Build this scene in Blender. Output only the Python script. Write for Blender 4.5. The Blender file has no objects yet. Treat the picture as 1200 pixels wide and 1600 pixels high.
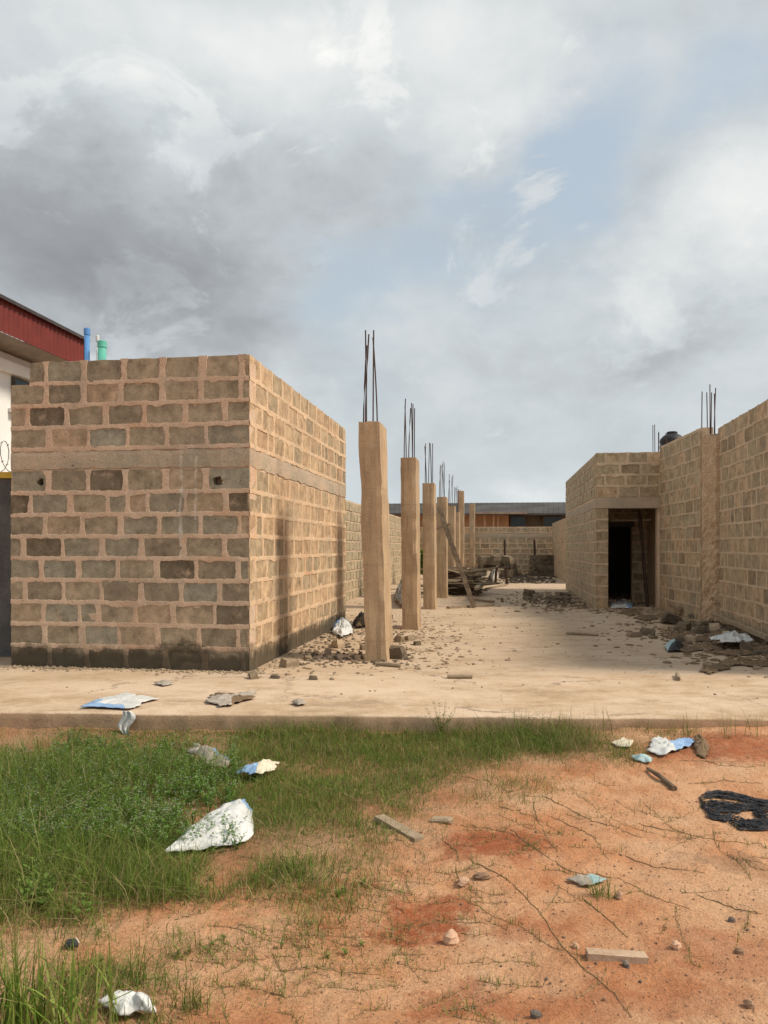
import bpy, math, random
import numpy as np
from mathutils import Vector, Matrix, noise as mnoise

random.seed(11)
rng = np.random.default_rng(11)
R = math.radians
scene = bpy.context.scene
COL = scene.collection

# ------------------------------------------------------------------ camera
EYE = 1.58
F = 1200.0
HZ = 855.0
cam = bpy.data.cameras.new('camera')
cam.sensor_fit = 'HORIZONTAL'; cam.sensor_width = 36.0; cam.lens = 36.0
cam.shift_y = (HZ - 800.0) / 1200.0
cam.clip_start = 0.05; cam.clip_end = 3000
camo = bpy.data.objects.new('camera', cam); COL.objects.link(camo)
camo.location = (0, 0, EYE); camo.rotation_euler = (R(90), 0, 0)
scene.camera = camo

# ------------------------------------------------------------------ sun + sky
SUN_AZ = R(-12.0)      # measured from +X towards +Y
SUN_EL = R(46.0)
sdir = Vector((math.cos(SUN_AZ) * math.cos(SUN_EL), math.sin(SUN_AZ) * math.cos(SUN_EL), math.sin(SUN_EL)))
sun = bpy.data.lights.new('sun', 'SUN'); sun.energy = 3.5; sun.angle = R(12.0); sun.color = (1.0, 0.88, 0.72)
suno = bpy.data.objects.new('sun', sun); COL.objects.link(suno)
suno.rotation_euler = (-sdir).to_track_quat('-Z', 'Y').to_euler(); suno.location = (20, -5, 30)

scene.view_settings.view_transform = 'Standard'
scene.view_settings.look = 'None'
scene.view_settings.gamma = 1.0
scene.view_settings.exposure = 0.26
scene.view_settings.use_curve_mapping = False


class NT:
    """tiny node-tree writer"""
    def __init__(s, tree):
        s.t = tree; s.n = tree.nodes; s.l = tree.links
    def node(s, typ, **kw):
        nd = s.n.new(typ)
        for k, v in kw.items(): setattr(nd, k, v)
        return nd
    def set(s, sock, v):
        if isinstance(v, bpy.types.NodeSocket): s.l.new(v, sock)
        else: sock.default_value = v
    def math(s, op, a, b=0.0, c=None, clamp=False):
        nd = s.node('ShaderNodeMath', operation=op, use_clamp=clamp)
        s.set(nd.inputs[0], a); s.set(nd.inputs[1], b)
        if c is not None: s.set(nd.inputs[2], c)
        return nd.outputs[0]
    def vmath(s, op, a, b=(0, 0, 0)):
        nd = s.node('ShaderNodeVectorMath', operation=op)
        s.set(nd.inputs[0], a); s.set(nd.inputs[1], b)
        return nd.outputs[0]
    def noise(s, vec, scale, detail=5.0, rough=0.55, dist=0.0):
        nd = s.node('ShaderNodeTexNoise')
        s.set(nd.inputs['Vector'], vec); nd.inputs['Scale'].default_value = scale
        nd.inputs['Detail'].default_value = detail; nd.inputs['Roughness'].default_value = rough
        nd.inputs['Distortion'].default_value = dist
        return nd.outputs[0]
    def smooth(s, v, a, b):
        nd = s.node('ShaderNodeMapRange', interpolation_type='SMOOTHSTEP')
        s.set(nd.inputs[0], v); s.set(nd.inputs[1], a); s.set(nd.inputs[2], b)
        nd.inputs[3].default_value = 0.0; nd.inputs[4].default_value = 1.0
        return nd.outputs[0]
    def mix(s, f, a, b, blend='MIX'):
        nd = s.node('ShaderNodeMix', data_type='RGBA', blend_type=blend)
        s.set(nd.inputs[0], f); s.set(nd.inputs[6], a if isinstance(a, bpy.types.NodeSocket) else (*a[:3], 1))
        s.set(nd.inputs[7], b if isinstance(b, bpy.types.NodeSocket) else (*b[:3], 1))
        return nd.outputs[2]
    def ramp(s, f, stops, interp='LINEAR'):
        nd = s.node('ShaderNodeValToRGB'); nd.color_ramp.interpolation = interp
        e = nd.color_ramp.elements
        while len(e) > 1: e.remove(e[-1])
        e[0].position = stops[0][0]; e[0].color = (*stops[0][1], 1)
        for p, c in stops[1:]:
            x = e.new(p); x.color = (*c, 1)
        s.set(nd.inputs[0], f)
        return nd.outputs[0]
    def sep(s, v):
        nd = s.node('ShaderNodeSeparateXYZ'); s.set(nd.inputs[0], v); return nd.outputs
    def comb(s, x, y, z):
        nd = s.node('ShaderNodeCombineXYZ')
        for i, v in enumerate((x, y, z)): s.set(nd.inputs[i], v)
        return nd.outputs[0]


world = bpy.data.worlds.new('World'); scene.world = world; world.use_nodes = True
W = NT(world.node_tree); W.n.clear()
wo = W.node('ShaderNodeOutputWorld')
sky = W.node('ShaderNodeTexSky'); sky.sky_type = 'NISHITA'; sky.sun_disc = False
sky.sun_elevation = SUN_EL; sky.sun_rotation = R(90) - SUN_AZ
sky.air_density = 1.4; sky.dust_density = 3.0
gen = W.node('ShaderNodeTexCoord').outputs['Generated']
dirn = W.vmath('NORMALIZE', gen)
dx, dy, dz = W.sep(dirn)
zc = W.math('ADD', W.math('MAXIMUM', dz, 0.0), 0.22)
cp = W.comb(W.math('MULTIPLY', dx, 1.5), W.math('MULTIPLY', dy, 1.5), W.math('MULTIPLY', dz, 2.4))
az = W.math('MULTIPLY', W.math('ARCTAN2', dx, dy), 57.29578)
el = W.math('MULTIPLY', W.math('ARCSINE', dz), 57.29578)
wa = W.math('MULTIPLY', W.math('SUBTRACT', W.noise(cp, 2.2, 7, 0.58), 0.5), 30.0)
wb = W.math('MULTIPLY', W.math('SUBTRACT', W.noise(W.vmath('ADD', cp, (7.3, 2.1, 0)), 2.4, 7, 0.58), 0.5), 16.0)
azw = W.math('ADD', az, wa); elw = W.math('ADD', el, wb)


def blob(a0, e0, sa, se, tilt=0.0):
    u = W.math('SUBTRACT', azw, a0); v = W.math('SUBTRACT', elw, e0)
    c, s_ = math.cos(R(tilt)), math.sin(R(tilt))
    p = W.math('DIVIDE', W.math('ADD', W.math('MULTIPLY', u, c), W.math('MULTIPLY', v, s_)), sa)
    q = W.math('DIVIDE', W.math('SUBTRACT', W.math('MULTIPLY', v, c), W.math('MULTIPLY', u, s_)), se)
    d2 = W.math('ADD', W.math('MULTIPLY', p, p), W.math('MULTIPLY', q, q))
    return W.math('POWER', 2.718, W.math('MULTIPLY', d2, -1.0))


n1 = W.noise(cp, 1.9, 8, 0.54, 0.15)
n2 = W.noise(W.vmath('ADD', cp, (3.1, 9.7, 0)), 3.2, 8, 0.56, 0.2)
# cover: thick cloud nearly everywhere, thinner where the blue-grey gaps are
gap = W.math('MAXIMUM', blob(11, 26, 15, 5.5, 32), W.math('MULTIPLY', blob(1, 18, 12, 5.5, 20), 0.9))
gap = W.math('MAXIMUM', gap, W.math('MULTIPLY', blob(25, 31, 8, 4, 25), 0.8))
cover = W.math('ADD', 0.86, W.math('MULTIPLY', W.math('SUBTRACT', n1, 0.5), 1.3))
cover = W.math('SUBTRACT', cover, W.math('MULTIPLY', gap, 0.72), clamp=True)
cover = W.smooth(cover, 0.10, 0.72)
# brightness of the cloud
n3 = W.noise(W.vmath('ADD', cp, (1.7, 4.2, 0)), 8.0, 7, 0.6, 0.3)
bright = W.math('ADD', 0.52, W.math('ADD', W.math('MULTIPLY', W.math('SUBTRACT', n2, 0.5), 0.52), W.math('MULTIPLY', W.math('SUBTRACT', n3, 0.5), 0.22)))
bright = W.math('ADD', bright, W.math('MULTIPLY', blob(10, 3.4, 4, 1.6), 0.35))
bright = W.math('ADD', bright, W.math('MULTIPLY', W.math('MAXIMUM', blob(-6, 33, 20, 5), blob(25, 21, 9, 5, 20)), 0.30))
bright = W.math('SUBTRACT', bright, W.math('MULTIPLY', blob(-21, 20.5, 17, 6.5, -6), 0.26))
bright = W.math('SUBTRACT', bright, W.math('MULTIPLY', blob(-14, 16, 12, 4, -18), 0.12))
bright = W.math('SUBTRACT', bright, W.math('MULTIPLY', blob(20, 15, 7, 2.2, 10), 0.18))
n4 = W.noise(W.vmath('ADD', cp, (6.1, 1.2, 3.3)), 3.6, 11, 0.60, 0.55)
puffs = W.math('MULTIPLY', W.smooth(n4, 0.53, 0.61), W.smooth(n1, 0.36, 0.52))
bright = W.math('ADD', bright, W.math('MULTIPLY', puffs, 0.13))
cover = W.math('MAXIMUM', cover, W.math('MULTIPLY', puffs, 0.85))
ccol = W.ramp(bright, [(0.0, (0.20, 0.21, 0.225)), (0.28, (0.315, 0.332, 0.35)), (0.55, (0.505, 0.545, 0.565)), (0.8, (0.69, 0.705, 0.70)), (1.0, (0.84, 0.84, 0.81))])
low = W.smooth(el, 12.0, 1.0)
ccol = W.mix(W.math('MULTIPLY', low, 0.55), ccol, (0.535, 0.595, 0.615))
hazeblue = W.mix(0.80, (0, 0, 0), (0.51, 0.575, 0.615))
b1 = W.node('ShaderNodeBackground'); W.set(b1.inputs[0], sky.outputs[0]); b1.inputs[1].default_value = 0.05
b1b = W.node('ShaderNodeBackground'); W.set(b1b.inputs[0], hazeblue); b1b.inputs[1].default_value = 0.72
addb = W.node('ShaderNodeAddShader'); W.l.new(b1.outputs[0], addb.inputs[0]); W.l.new(b1b.outputs[0], addb.inputs[1])
b2 = W.node('ShaderNodeBackground'); W.set(b2.inputs[0], ccol); b2.inputs[1].default_value = 1.0
mx = W.node('ShaderNodeMixShader'); W.set(mx.inputs[0], cover)
W.l.new(addb.outputs[0], mx.inputs[1]); W.l.new(b2.outputs[0], mx.inputs[2])
W.l.new(mx.outputs[0], wo.inputs[0])

# ------------------------------------------------------------------ helpers
SLAB = 0.20


def vnoise(x, y, seed=0):
    xi = np.floor(x).astype(np.int64); yi = np.floor(y).astype(np.int64)
    xf = x - xi; yf = y - yi
    def h(a, b):
        n = (a * 374761393 + b * 668265263 + seed * 974634777) & 0x7fffffff
        n = ((n ^ (n >> 13)) * 1274126177) & 0x7fffffff
        return ((n ^ (n >> 16)) & 0xffff) / 65535.0
    u = xf * xf * (3 - 2 * xf); v = yf * yf * (3 - 2 * yf)
    return (h(xi, yi) * (1 - u) + h(xi + 1, yi) * u) * (1 - v) + (h(xi, yi + 1) * (1 - u) + h(xi + 1, yi + 1) * u) * v


def fbm(x, y, seed=0, oct=4):
    s = 0; a = 0.5; t = 0
    for i in range(oct):
        s = s + a * vnoise(x * 2 ** i + 17.3 * i, y * 2 ** i - 9.1 * i, seed + i); t += a; a *= 0.5
    return s / t - 0.5


def sstep(a, b, x):
    t = np.clip((np.asarray(x, float) - a) / (b - a), 0, 1); return t * t * (3 - 2 * t)


# slab front edge (world): through (-3.21, 6.42) and (3.08, 6.156)
def slab_edge(X): return 6.42 + (X + 3.21) * (6.156 - 6.42) / (3.08 + 3.21)


MOUNDS = [(0.72, 4.02, 0.34, 0.26, 0.045), (0.12, 3.2, 0.22, 0.16, -0.03), (3.0, 5.6, 0.8, 0.5, 0.04), (0.55, 3.62, 0.2, 0.14, 0.03)]


def ground_h(X, Y):
    X = np.asarray(X, float); Y = np.asarray(Y, float)
    z = 0.050 * fbm(X * 0.8, Y * 0.8, 3, 3) + 0.045 * fbm(X * 4, Y * 4, 5, 3) + 0.022 * fbm(X * 13, Y * 13, 8, 3)
    z = z + 0.085 * sstep(0.2, 2.6, X) * sstep(4.2, 6.1, Y)
    for (mx_, my_, rx, ry, hh) in MOUNDS:
        z = z + hh * np.exp(-((X - mx_) / rx) ** 2 - ((Y - my_) / ry) ** 2)
    z = z + (0.075 - 0.035 * sstep(.3, 2.0, X)) * np.exp(-np.maximum(0, slab_edge(X) - Y) / .22)
    fade = sstep(30, 12, np.hypot(X, Y))
    under = sstep(0.6, 0.25, Y - slab_edge(X))
    return z * fade * np.where(Y > 6, under, 1.0)


def gpt(px, py, off=0.0):
    z = 0.0
    for _ in range(6):
        D = (EYE - z) * F / (py - HZ); X = (px - 600) / F * D
        z = float(ground_h(X, D)) + off
    return Vector((X, D, z))


def spt(px, py, z=SLAB):
    D = (EYE - z) * F / (py - HZ)
    return Vector(((px - 600) / F * D, D, z))


def at(px, py, D): return Vector(((px - 600) / F * D, D, EYE + (HZ - py) / F * D))


class MB:
    def __init__(s): s.v = []; s.f = []; s.m = []
    def quad(s, pts, m=0):
        i = len(s.v); s.v += [tuple(p) for p in pts]; s.f.append(tuple(range(i, i + len(pts)))); s.m.append(m)
    def box(s, c, size, rot=None, jit=0.0, m=0):
        i = len(s.v)
        for z in (-.5, .5):
            for x, y in ((-.5, -.5), (.5, -.5), (.5, .5), (-.5, .5)):
                p = Vector((x * size[0], y * size[1], z * size[2])) + Vector([random.uniform(-jit, jit) for _ in range(3)])
                if rot is not None: p = rot @ p
                s.v.append(tuple(p + Vector(c)))
        for f in ((3, 2, 1, 0), (4, 5, 6, 7), (0, 1, 5, 4), (1, 2, 6, 5), (2, 3, 7, 6), (3, 0, 4, 7)):
            s.f.append(tuple(i + k for k in f)); s.m.append(m)
    def tube(s, pts, rad, n=6, m=0, cap=True):
        pts = [Vector(p) for p in pts]
        if not hasattr(rad, '__len__'): rad = [rad] * len(pts)
        i0 = len(s.v)
        for k, p in enumerate(pts):
            d = (pts[min(k + 1, len(pts) - 1)] - pts[max(k - 1, 0)]).normalized()
            a = d.cross(Vector((0, 0, 1)));
            if a.length < 0.05: a = d.cross(Vector((1, 0, 0)))
            a.normalize(); b = d.cross(a)
            for j in range(n):
                t = 2 * math.pi * j / n
                s.v.append(tuple(p + (a * math.cos(t) + b * math.sin(t)) * rad[k]))
        for k in range(len(pts) - 1):
            for j in range(n):
                a0 = i0 + k * n + j; a1 = i0 + k * n + (j + 1) % n
                s.f.append((a0, a0 + n, a1 + n, a1)); s.m.append(m)
        if cap:
            s.f.append(tuple(i0 + j for j in range(n))); s.m.append(m)
            e = i0 + (len(pts) - 1) * n
            s.f.append(tuple(e + j for j in reversed(range(n)))); s.m.append(m)
    def lathe(s, c, prof, n=24, m=0):
        i0 = len(s.v)
        for r, z in prof:
            for j in range(n):
                t = 2 * math.pi * j / n
                s.v.append((c[0] + r * math.cos(t), c[1] + r * math.sin(t), c[2] + z))
        for k in range(len(prof) - 1):
            for j in range(n):
                a0 = i0 + k * n + j; a1 = i0 + k * n + (j + 1) % n
                s.f.append((a0, a1, a1 + n, a0 + n)); s.m.append(m)
        s.f.append(tuple(i0 + j for j in reversed(range(n)))); s.m.append(m)
        e = i0 + (len(prof) - 1) * n
        s.f.append(tuple(e + j for j in range(n))); s.m.append(m)
    def mesh(s, name, mats, smooth=False):
        me = bpy.data.meshes.new(name); me.from_pydata(s.v, [], s.f)
        for mt in (mats if isinstance(mats, (list, tuple)) else [mats]): me.materials.append(mt)
        me.polygons.foreach_set('material_index', s.m)
        if smooth: me.polygons.foreach_set('use_smooth', [True] * len(me.polygons))
        me.update(); return me
    def build(s, name, mats, parent=None, smooth=False, **kw):
        return link(name, s.mesh(name, mats, smooth), parent, **kw)


def link(name, me, parent=None, label=None, cat=None, group=None, kind=None):
    o = bpy.data.objects.new(name, me); COL.objects.link(o)
    if parent is not None: o.parent = parent
    return tag(o, label, cat, group, kind)


def tag(o, label=None, cat=None, group=None, kind=None):
    for k, v in (('label', label), ('category', cat), ('group', group), ('kind', kind)):
        if v: o[k] = v
    return o


def thing(name, loc, label, cat, group=None, rz=0.0):
    o = link(name, None, None, label, cat, group); o.location = loc; o.rotation_euler = (0, 0, rz); return o


def grid_mesh(name, V, nu, nv, mats, mi=None, smooth=True):
    """V: (nv*nu,3) array, rows of nu"""
    me = bpy.data.meshes.new(name)
    idx = np.arange(nu * nv).reshape(nv, nu)
    q = np.stack([idx[:-1, :-1], idx[:-1, 1:], idx[1:, 1:], idx[1:, :-1]], -1).reshape(-1, 4)
    me.vertices.add(len(V)); me.vertices.foreach_set('co', np.asarray(V, np.float32).ravel())
    me.loops.add(q.size); me.loops.foreach_set('vertex_index', q.ravel().astype(np.int32))
    me.polygons.add(len(q)); me.polygons.foreach_set('loop_start', np.arange(0, q.size, 4, dtype=np.int32))
    for mt in mats: me.materials.append(mt)
    if smooth: me.polygons.foreach_set('use_smooth', np.ones(len(q), bool))
    me.update(calc_edges=True); me.validate()
    return me


def tri_soup(name, V, Fc, mat, cols=None, smooth=False):
    me = bpy.data.meshes.new(name)
    V = np.asarray(V, np.float32); Fc = np.asarray(Fc, np.int32)
    me.vertices.add(len(V)); me.vertices.foreach_set('co', V.ravel())
    k = Fc.shape[1]
    me.loops.add(Fc.size); me.loops.foreach_set('vertex_index', Fc.ravel())
    me.polygons.add(len(Fc)); me.polygons.foreach_set('loop_start', np.arange(0, Fc.size, k, dtype=np.int32))
    me.materials.append(mat)
    if cols is not None:
        a = me.color_attributes.new('tint', 'FLOAT_COLOR', 'POINT')
        c = np.ones((len(V), 4), np.float32); c[:, :3] = cols
        a.data.foreach_set('color', c.ravel())
    if smooth: me.polygons.foreach_set('use_smooth', np.ones(len(Fc), bool))
    me.update(calc_edges=True)
    return me


# ------------------------------------------------------------------ materials
def new_mat(name):
    m = bpy.data.materials.new(name); m.use_nodes = True
    t = NT(m.node_tree)
    bsdf = t.n['Principled BSDF']; bsdf.inputs['Roughness'].default_value = 0.9
    bsdf.inputs['Specular IOR Level'].default_value = 0.25
    pos = t.node('ShaderNodeNewGeometry').outputs['Position']
    return m, t, bsdf, pos


def bump(t, bsdf, height, strength=0.4, dist=0.01):
    b = t.node('ShaderNodeBump'); b.inputs['Strength'].default_value = strength; b.inputs['Distance'].default_value = dist
    t.set(b.inputs['Height'], height); t.l.new(b.outputs[0], bsdf.inputs['Normal'])


def plain(name, c1, c2, scale=6.0, rough=0.85, bscale=60, bstr=0.3, bdist=0.006, rnd=0.25, fine=0.25, extra=None):
    m, t, b, pos = new_mat(name)
    n = t.noise(pos, scale, 6, 0.6)
    col = t.mix(t.smooth(n, 0.3, 0.7), c1, c2)
    nf = t.noise(pos, bscale, 5, 0.6)
    col = extra(t, pos, col) if extra else col
    col = t.mix(fine, col, t.ramp(nf, [(0.25, (0.3, 0.3, 0.3)), (0.75, (1.6, 1.6, 1.6))]), 'MULTIPLY')
    r = t.node('ShaderNodeObjectInfo').outputs['Random']
    k = t.math('ADD', 1.0 - rnd / 2, t.math('MULTIPLY', r, rnd))
    col = t.mix(1.0, col, t.comb(k, k, k), 'MULTIPLY')
    t.set(b.inputs['Base Color'], col); b.inputs['Roughness'].default_value = rough
    bump(t, b, nf, bstr, bdist)
    return m


LB_C = Vector((-1.49, 8.5, 0)); U_IN = Vector((0.1444, 0.9895, 0)).normalized(); U_RT = Vector((U_IN.y, -U_IN.x, 0))


def wall_stains(t, pos, col, damp=True, streaks=True):
    """water marks and spilled cement on the left room: shapes fixed in the place"""
    x, y, z = t.sep(pos)
    n = t.noise(pos, 5.0, 6, 0.65)
    if damp:
        h = t.math('ADD', z, t.math('MULTIPLY', t.math('SUBTRACT', n, 0.5), 0.30))
        h = t.math('ADD', h, t.math('MULTIPLY', t.math('SUBTRACT', t.noise(t.vmath('ADD', pos, (8, 2, 9)), 2.3, 6, 0.7), 0.5), 0.55))
        f = t.smooth(h, 0.52, 0.34)
        col = t.mix(t.math('MULTIPLY', f, 0.88), col, (0.055, 0.045, 0.03))
    if streaks:
        dt2 = t.node('ShaderNodeVectorMath', operation='DOT_PRODUCT')
        t.set(dt2.inputs[0], t.vmath('SUBTRACT', pos, tuple(LB_C))); dt2.inputs[1].default_value = tuple(U_RT)
        u = dt2.outputs['Value']     # 0 at the corner, negative to the left
        wob = t.math('MULTIPLY', t.math('SUBTRACT', t.noise(t.vmath('MULTIPLY', pos, (1, 1, 1)), 3.0, 3), 0.5), 0.10)
        uu = t.math('ADD', u, wob)
        tot = None
        for c, w, zt, zb in ((-0.80, 0.030, 2.68, 1.25), (-0.62, 0.018, 2.6, 1.55), (-1.12, 0.02, 2.45, 2.1), (-0.70, 0.07, 2.70, 2.40)):
            d = t.math('ABSOLUTE', t.math('SUBTRACT', uu, c))
            k = t.math('MULTIPLY', t.smooth(d, w, w * 0.2), t.math('MULTIPLY', t.smooth(z, zb, zb + 0.5), t.smooth(z, zt + 0.02, zt - 0.02)))
            tot = k if tot is None else t.math('MAXIMUM', tot, k)
        tot = t.math('MULTIPLY', tot, t.smooth(t.noise(pos, 22, 4, 0.7), 0.35, 0.6))
        col = t.mix(t.math('MULTIPLY', tot, 0.6), col, (0.62, 0.58, 0.52))
    return col


def grime(t, pos, col):
    g = t.noise(t.vmath('ADD', pos, (11, 4, 6)), 1.4, 8, 0.68)
    col = t.mix(t.math('MULTIPLY', t.smooth(g, 0.50, 0.68), 0.36), col, (0.24, 0.20, 0.155))
    p = t.noise(t.vmath('ADD', pos, (1, 14, 6)), 24, 4, 0.6)
    q = t.noise(t.vmath('ADD', pos, (5, 4, 16)), 2.6, 4, 0.6)
    sp = t.math('MULTIPLY', t.smooth(p, 0.63, 0.70), t.smooth(q, 0.42, 0.60))
    return t.mix(t.math('MULTIPLY', sp, 0.75), col, (0.07, 0.055, 0.04))


def mortar_mat(name, ca, cb, left=False):
    m, t, b, pos = new_mat(name)
    n = t.noise(pos, 2.2, 7, 0.62)
    col = t.mix(t.smooth(n, 0.34, 0.66), ca, cb)
    n4 = t.noise(t.vmath('ADD', pos, (7, 5, 2)), 3.7, 7, 0.68)
    col = t.mix(t.math('MULTIPLY', t.smooth(n4, 0.50, 0.66), 0.55), col, (0.46, 0.385, 0.29))
    n3 = t.noise(t.vmath('ADD', pos, (4, 1, 8)), 1.1, 4, 0.6)
    col = t.mix(t.math('MULTIPLY', t.smooth(n3, 0.54, 0.72), 0.5), col, (0.56, 0.29, 0.16))
    nf = t.noise(pos, 55, 6, 0.65)
    col = t.mix(0.38, col, t.ramp(nf, [(0.25, (0.35, 0.33, 0.3)), (0.75, (1.5, 1.5, 1.5))]), 'MULTIPLY')
    col = grime(t, pos, col)
    if left: col = wall_stains(t, pos, col)
    t.set(b.inputs['Base Color'], col)
    nb = t.math('ADD', nf, t.math('MULTIPLY', t.noise(pos, 14, 5, 0.6), 1.6))
    bump(t, b, nb, 0.6, 0.014)
    return m


def block_mat(name, tones, smear, left=False):
    m, t, b, pos = new_mat(name)
    r = t.node('ShaderNodeObjectInfo').outputs['Random']
    col = t.ramp(r, tones, 'CONSTANT')
    n = t.noise(pos, 7.0, 6, 0.65)
    col = t.mix(0.85, col, t.ramp(n, [(0.30, (0.50, 0.47, 0.42)), (0.70, (1.40, 1.36, 1.30))]), 'MULTIPLY')
    n2 = t.noise(t.vmath('ADD', pos, (9, 3, 1)), 4.2, 6, 0.7)
    col = t.mix(t.math('MULTIPLY', t.smooth(n2, 0.54, 0.72), 0.75), col, smear)
    nd = t.noise(t.vmath('ADD', pos, (2, 13, 5)), 3.1, 7, 0.72)
    col = t.mix(t.math('MULTIPLY', t.smooth(nd, 0.60, 0.74), 0.75), col, (0.06, 0.05, 0.035))
    nf = t.noise(pos, 80, 5, 0.65)
    col = t.mix(0.4, col, t.ramp(nf, [(0.25, (0.4, 0.4, 0.4)), (0.75, (1.5, 1.5, 1.5))]), 'MULTIPLY')
    col = grime(t, pos, col)
    if left: col = wall_stains(t, pos, col)
    t.set(b.inputs['Base Color'], col)
    bump(t, b, t.math('ADD', nf, t.math('MULTIPLY', n, 1.5)), 0.5, 0.008)
    return m


TONES = [(0.0, (0.295, 0.250, 0.180)), (0.14, (0.255, 0.235, 0.178)), (0.30, (0.345, 0.275, 0.19)), (0.42, (0.275, 0.262, 0.205)),
         (0.54, (0.39, 0.295, 0.205)), (0.64, (0.24, 0.205, 0.148)), (0.76, (0.32, 0.27, 0.195)), (0.93, (0.15, 0.122, 0.085))]
TONES = [(p, (c[0] * 1.14, c[1] * 1.12, c[2] * 1.14)) for p, c in TONES]
DUSTY_SUNLIT = [(0.0, (0.43, 0.325, 0.215)), (0.2, (0.37, 0.295, 0.20)), (0.4, (0.50, 0.365, 0.24)), (0.6, (0.46, 0.33, 0.215)), (0.78, (0.40, 0.28, 0.18)), (0.9, (0.31, 0.245, 0.165))]  # side wall: dust and smear, with warm sunlight put into the tones
M = {}
M['mortar_l'] = mortar_mat('mortar_left', (0.63, 0.47, 0.35), (0.56, 0.40, 0.285), True)
M['block_l'] = block_mat('block_left', TONES, (0.50, 0.37, 0.26), True)
M['band_l'] = mortar_mat('band_left', (0.37, 0.315, 0.24), (0.52, 0.40, 0.295), True)
M['block_s'] = block_mat('block_dusty_sunlit', DUSTY_SUNLIT, (0.58, 0.42, 0.28), True)
M['mortar_s'] = mortar_mat('mortar_dusty_sunlit', (0.68, 0.50, 0.335), (0.60, 0.425, 0.275), True)  # lighter, warmer mortar copy: the side's sunlit look painted in
M['mortar_r'] = mortar_mat('mortar_right', (0.63, 0.48, 0.335), (0.54, 0.41, 0.285))
M['block_r'] = block_mat('block_right', [(p, (c[0] * .65 + .20, c[1] * .62 + .155, c[2] * .57 + .103)) for p, c in TONES], (0.47, 0.36, 0.24))
M['soot'] = plain('soot_blackened_block', (0.035, 0.03, 0.025), (0.17, 0.13, 0.09), 11, 0.95, 60, 0.6, 0.01)
M['band'] = plain('band_concrete', (0.38, 0.32, 0.24), (0.48, 0.375, 0.27), 3.0, 0.95, 40, 0.5, 0.012)
def cast_marks(t, pos, col):
    x, y, z = t.sep(pos)
    st = t.noise(t.vmath('MULTIPLY', pos, (9, 9, 0.7)), 1.6, 6, 0.65)          # runs down the cast face
    col = t.mix(t.math('MULTIPLY', t.smooth(st, 0.50, 0.66), 0.55), col, (0.24, 0.175, 0.115))
    g = t.noise(t.vmath('ADD', pos, (3, 3, 3)), 3.3, 7, 0.7)
    col = t.mix(t.math('MULTIPLY', t.smooth(g, 0.56, 0.68), 0.6), col, (0.44, 0.37, 0.28))
    ln = t.math('ABSOLUTE', t.math('SUBTRACT', t.math('FRACT', t.math('ADD', t.math('MULTIPLY', z, 1.08), t.math('MULTIPLY', g, 0.05))), 0.5))
    return t.mix(t.math('MULTIPLY', t.smooth(ln, 0.014, 0.004), 0.22), col, (0.17, 0.12, 0.08))   # joints of the shuttering


M['column'] = plain('column_concrete', (0.36, 0.25, 0.155), (0.49, 0.35, 0.22), 2.2, 0.95, 60, 0.5, 0.008, 0.12, 0.25, cast_marks)
M['rough_pillar'] = plain('rough_pillar', (0.60, 0.44, 0.29), (0.50, 0.35, 0.225), 6.0, 0.95, 38, 1.0, 0.03, 0.1, 0.6)
M['rebar'] = plain('rebar_rust', (0.035, 0.022, 0.018), (0.085, 0.045, 0.030), 20, 0.7)
M['timber'] = plain('timber_weathered', (0.24, 0.18, 0.12), (0.33, 0.26, 0.18), 9, 0.85, 70, 0.4)
M['buff_wood'] = plain('buff_wood', (0.40, 0.28, 0.19), (0.52, 0.38, 0.27), 14, 0.9, 80, 0.5)
M['timber_dark'] = plain('timber_dark', (0.07, 0.05, 0.035), (0.16, 0.115, 0.075), 7, 0.85, 70, 0.4, rnd=0.7)
M['rubble'] = plain('rubble', (0.28, 0.215, 0.145), (0.38, 0.29, 0.20), 9, 0.95, 60, 0.6, 0.01, 0.7)
M['rubble_dark'] = plain('rubble_dark', (0.10, 0.08, 0.055), (0.19, 0.145, 0.10), 9, 0.95, 60, 0.6, 0.01, 0.7)
M['stone'] = plain('stone', (0.36, 0.22, 0.14), (0.48, 0.31, 0.21), 20, 0.95, 90, 0.5, 0.004, 0.9)
M['stone_dark'] = plain('stone_dark', (0.10, 0.085, 0.07), (0.17, 0.14, 0.12), 20, 0.9, 90, 0.5, 0.004, 0.6)
M['white_plastic'] = plain('white_woven_plastic', (0.53, 0.54, 0.53), (0.66, 0.67, 0.66), 4, 0.5, 160, 0.5, 0.004, 0.1, 0.18)
def creases(mat, k=1.0):
    t = NT(mat.node_tree); b = t.n['Principled BSDF']; pos = t.node('ShaderNodeNewGeometry').outputs['Position']
    v = t.node('ShaderNodeTexVoronoi', feature='DISTANCE_TO_EDGE'); v.inputs['Scale'].default_value = 16
    w_ = t.noise(pos, 9, 4, 0.6); t.set(v.inputs['Vector'], t.vmath('ADD', pos, t.comb(t.math('MULTIPLY', w_, .12), t.math('MULTIPLY', w_, -.09), 0.0)))
    h = t.math('ADD', t.math('MINIMUM', v.outputs['Distance'], 0.25), t.math('MULTIPLY', t.noise(pos, 34, 5, 0.6), 0.35))
    bump(t, b, h, 0.5, 0.012 * k)


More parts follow.
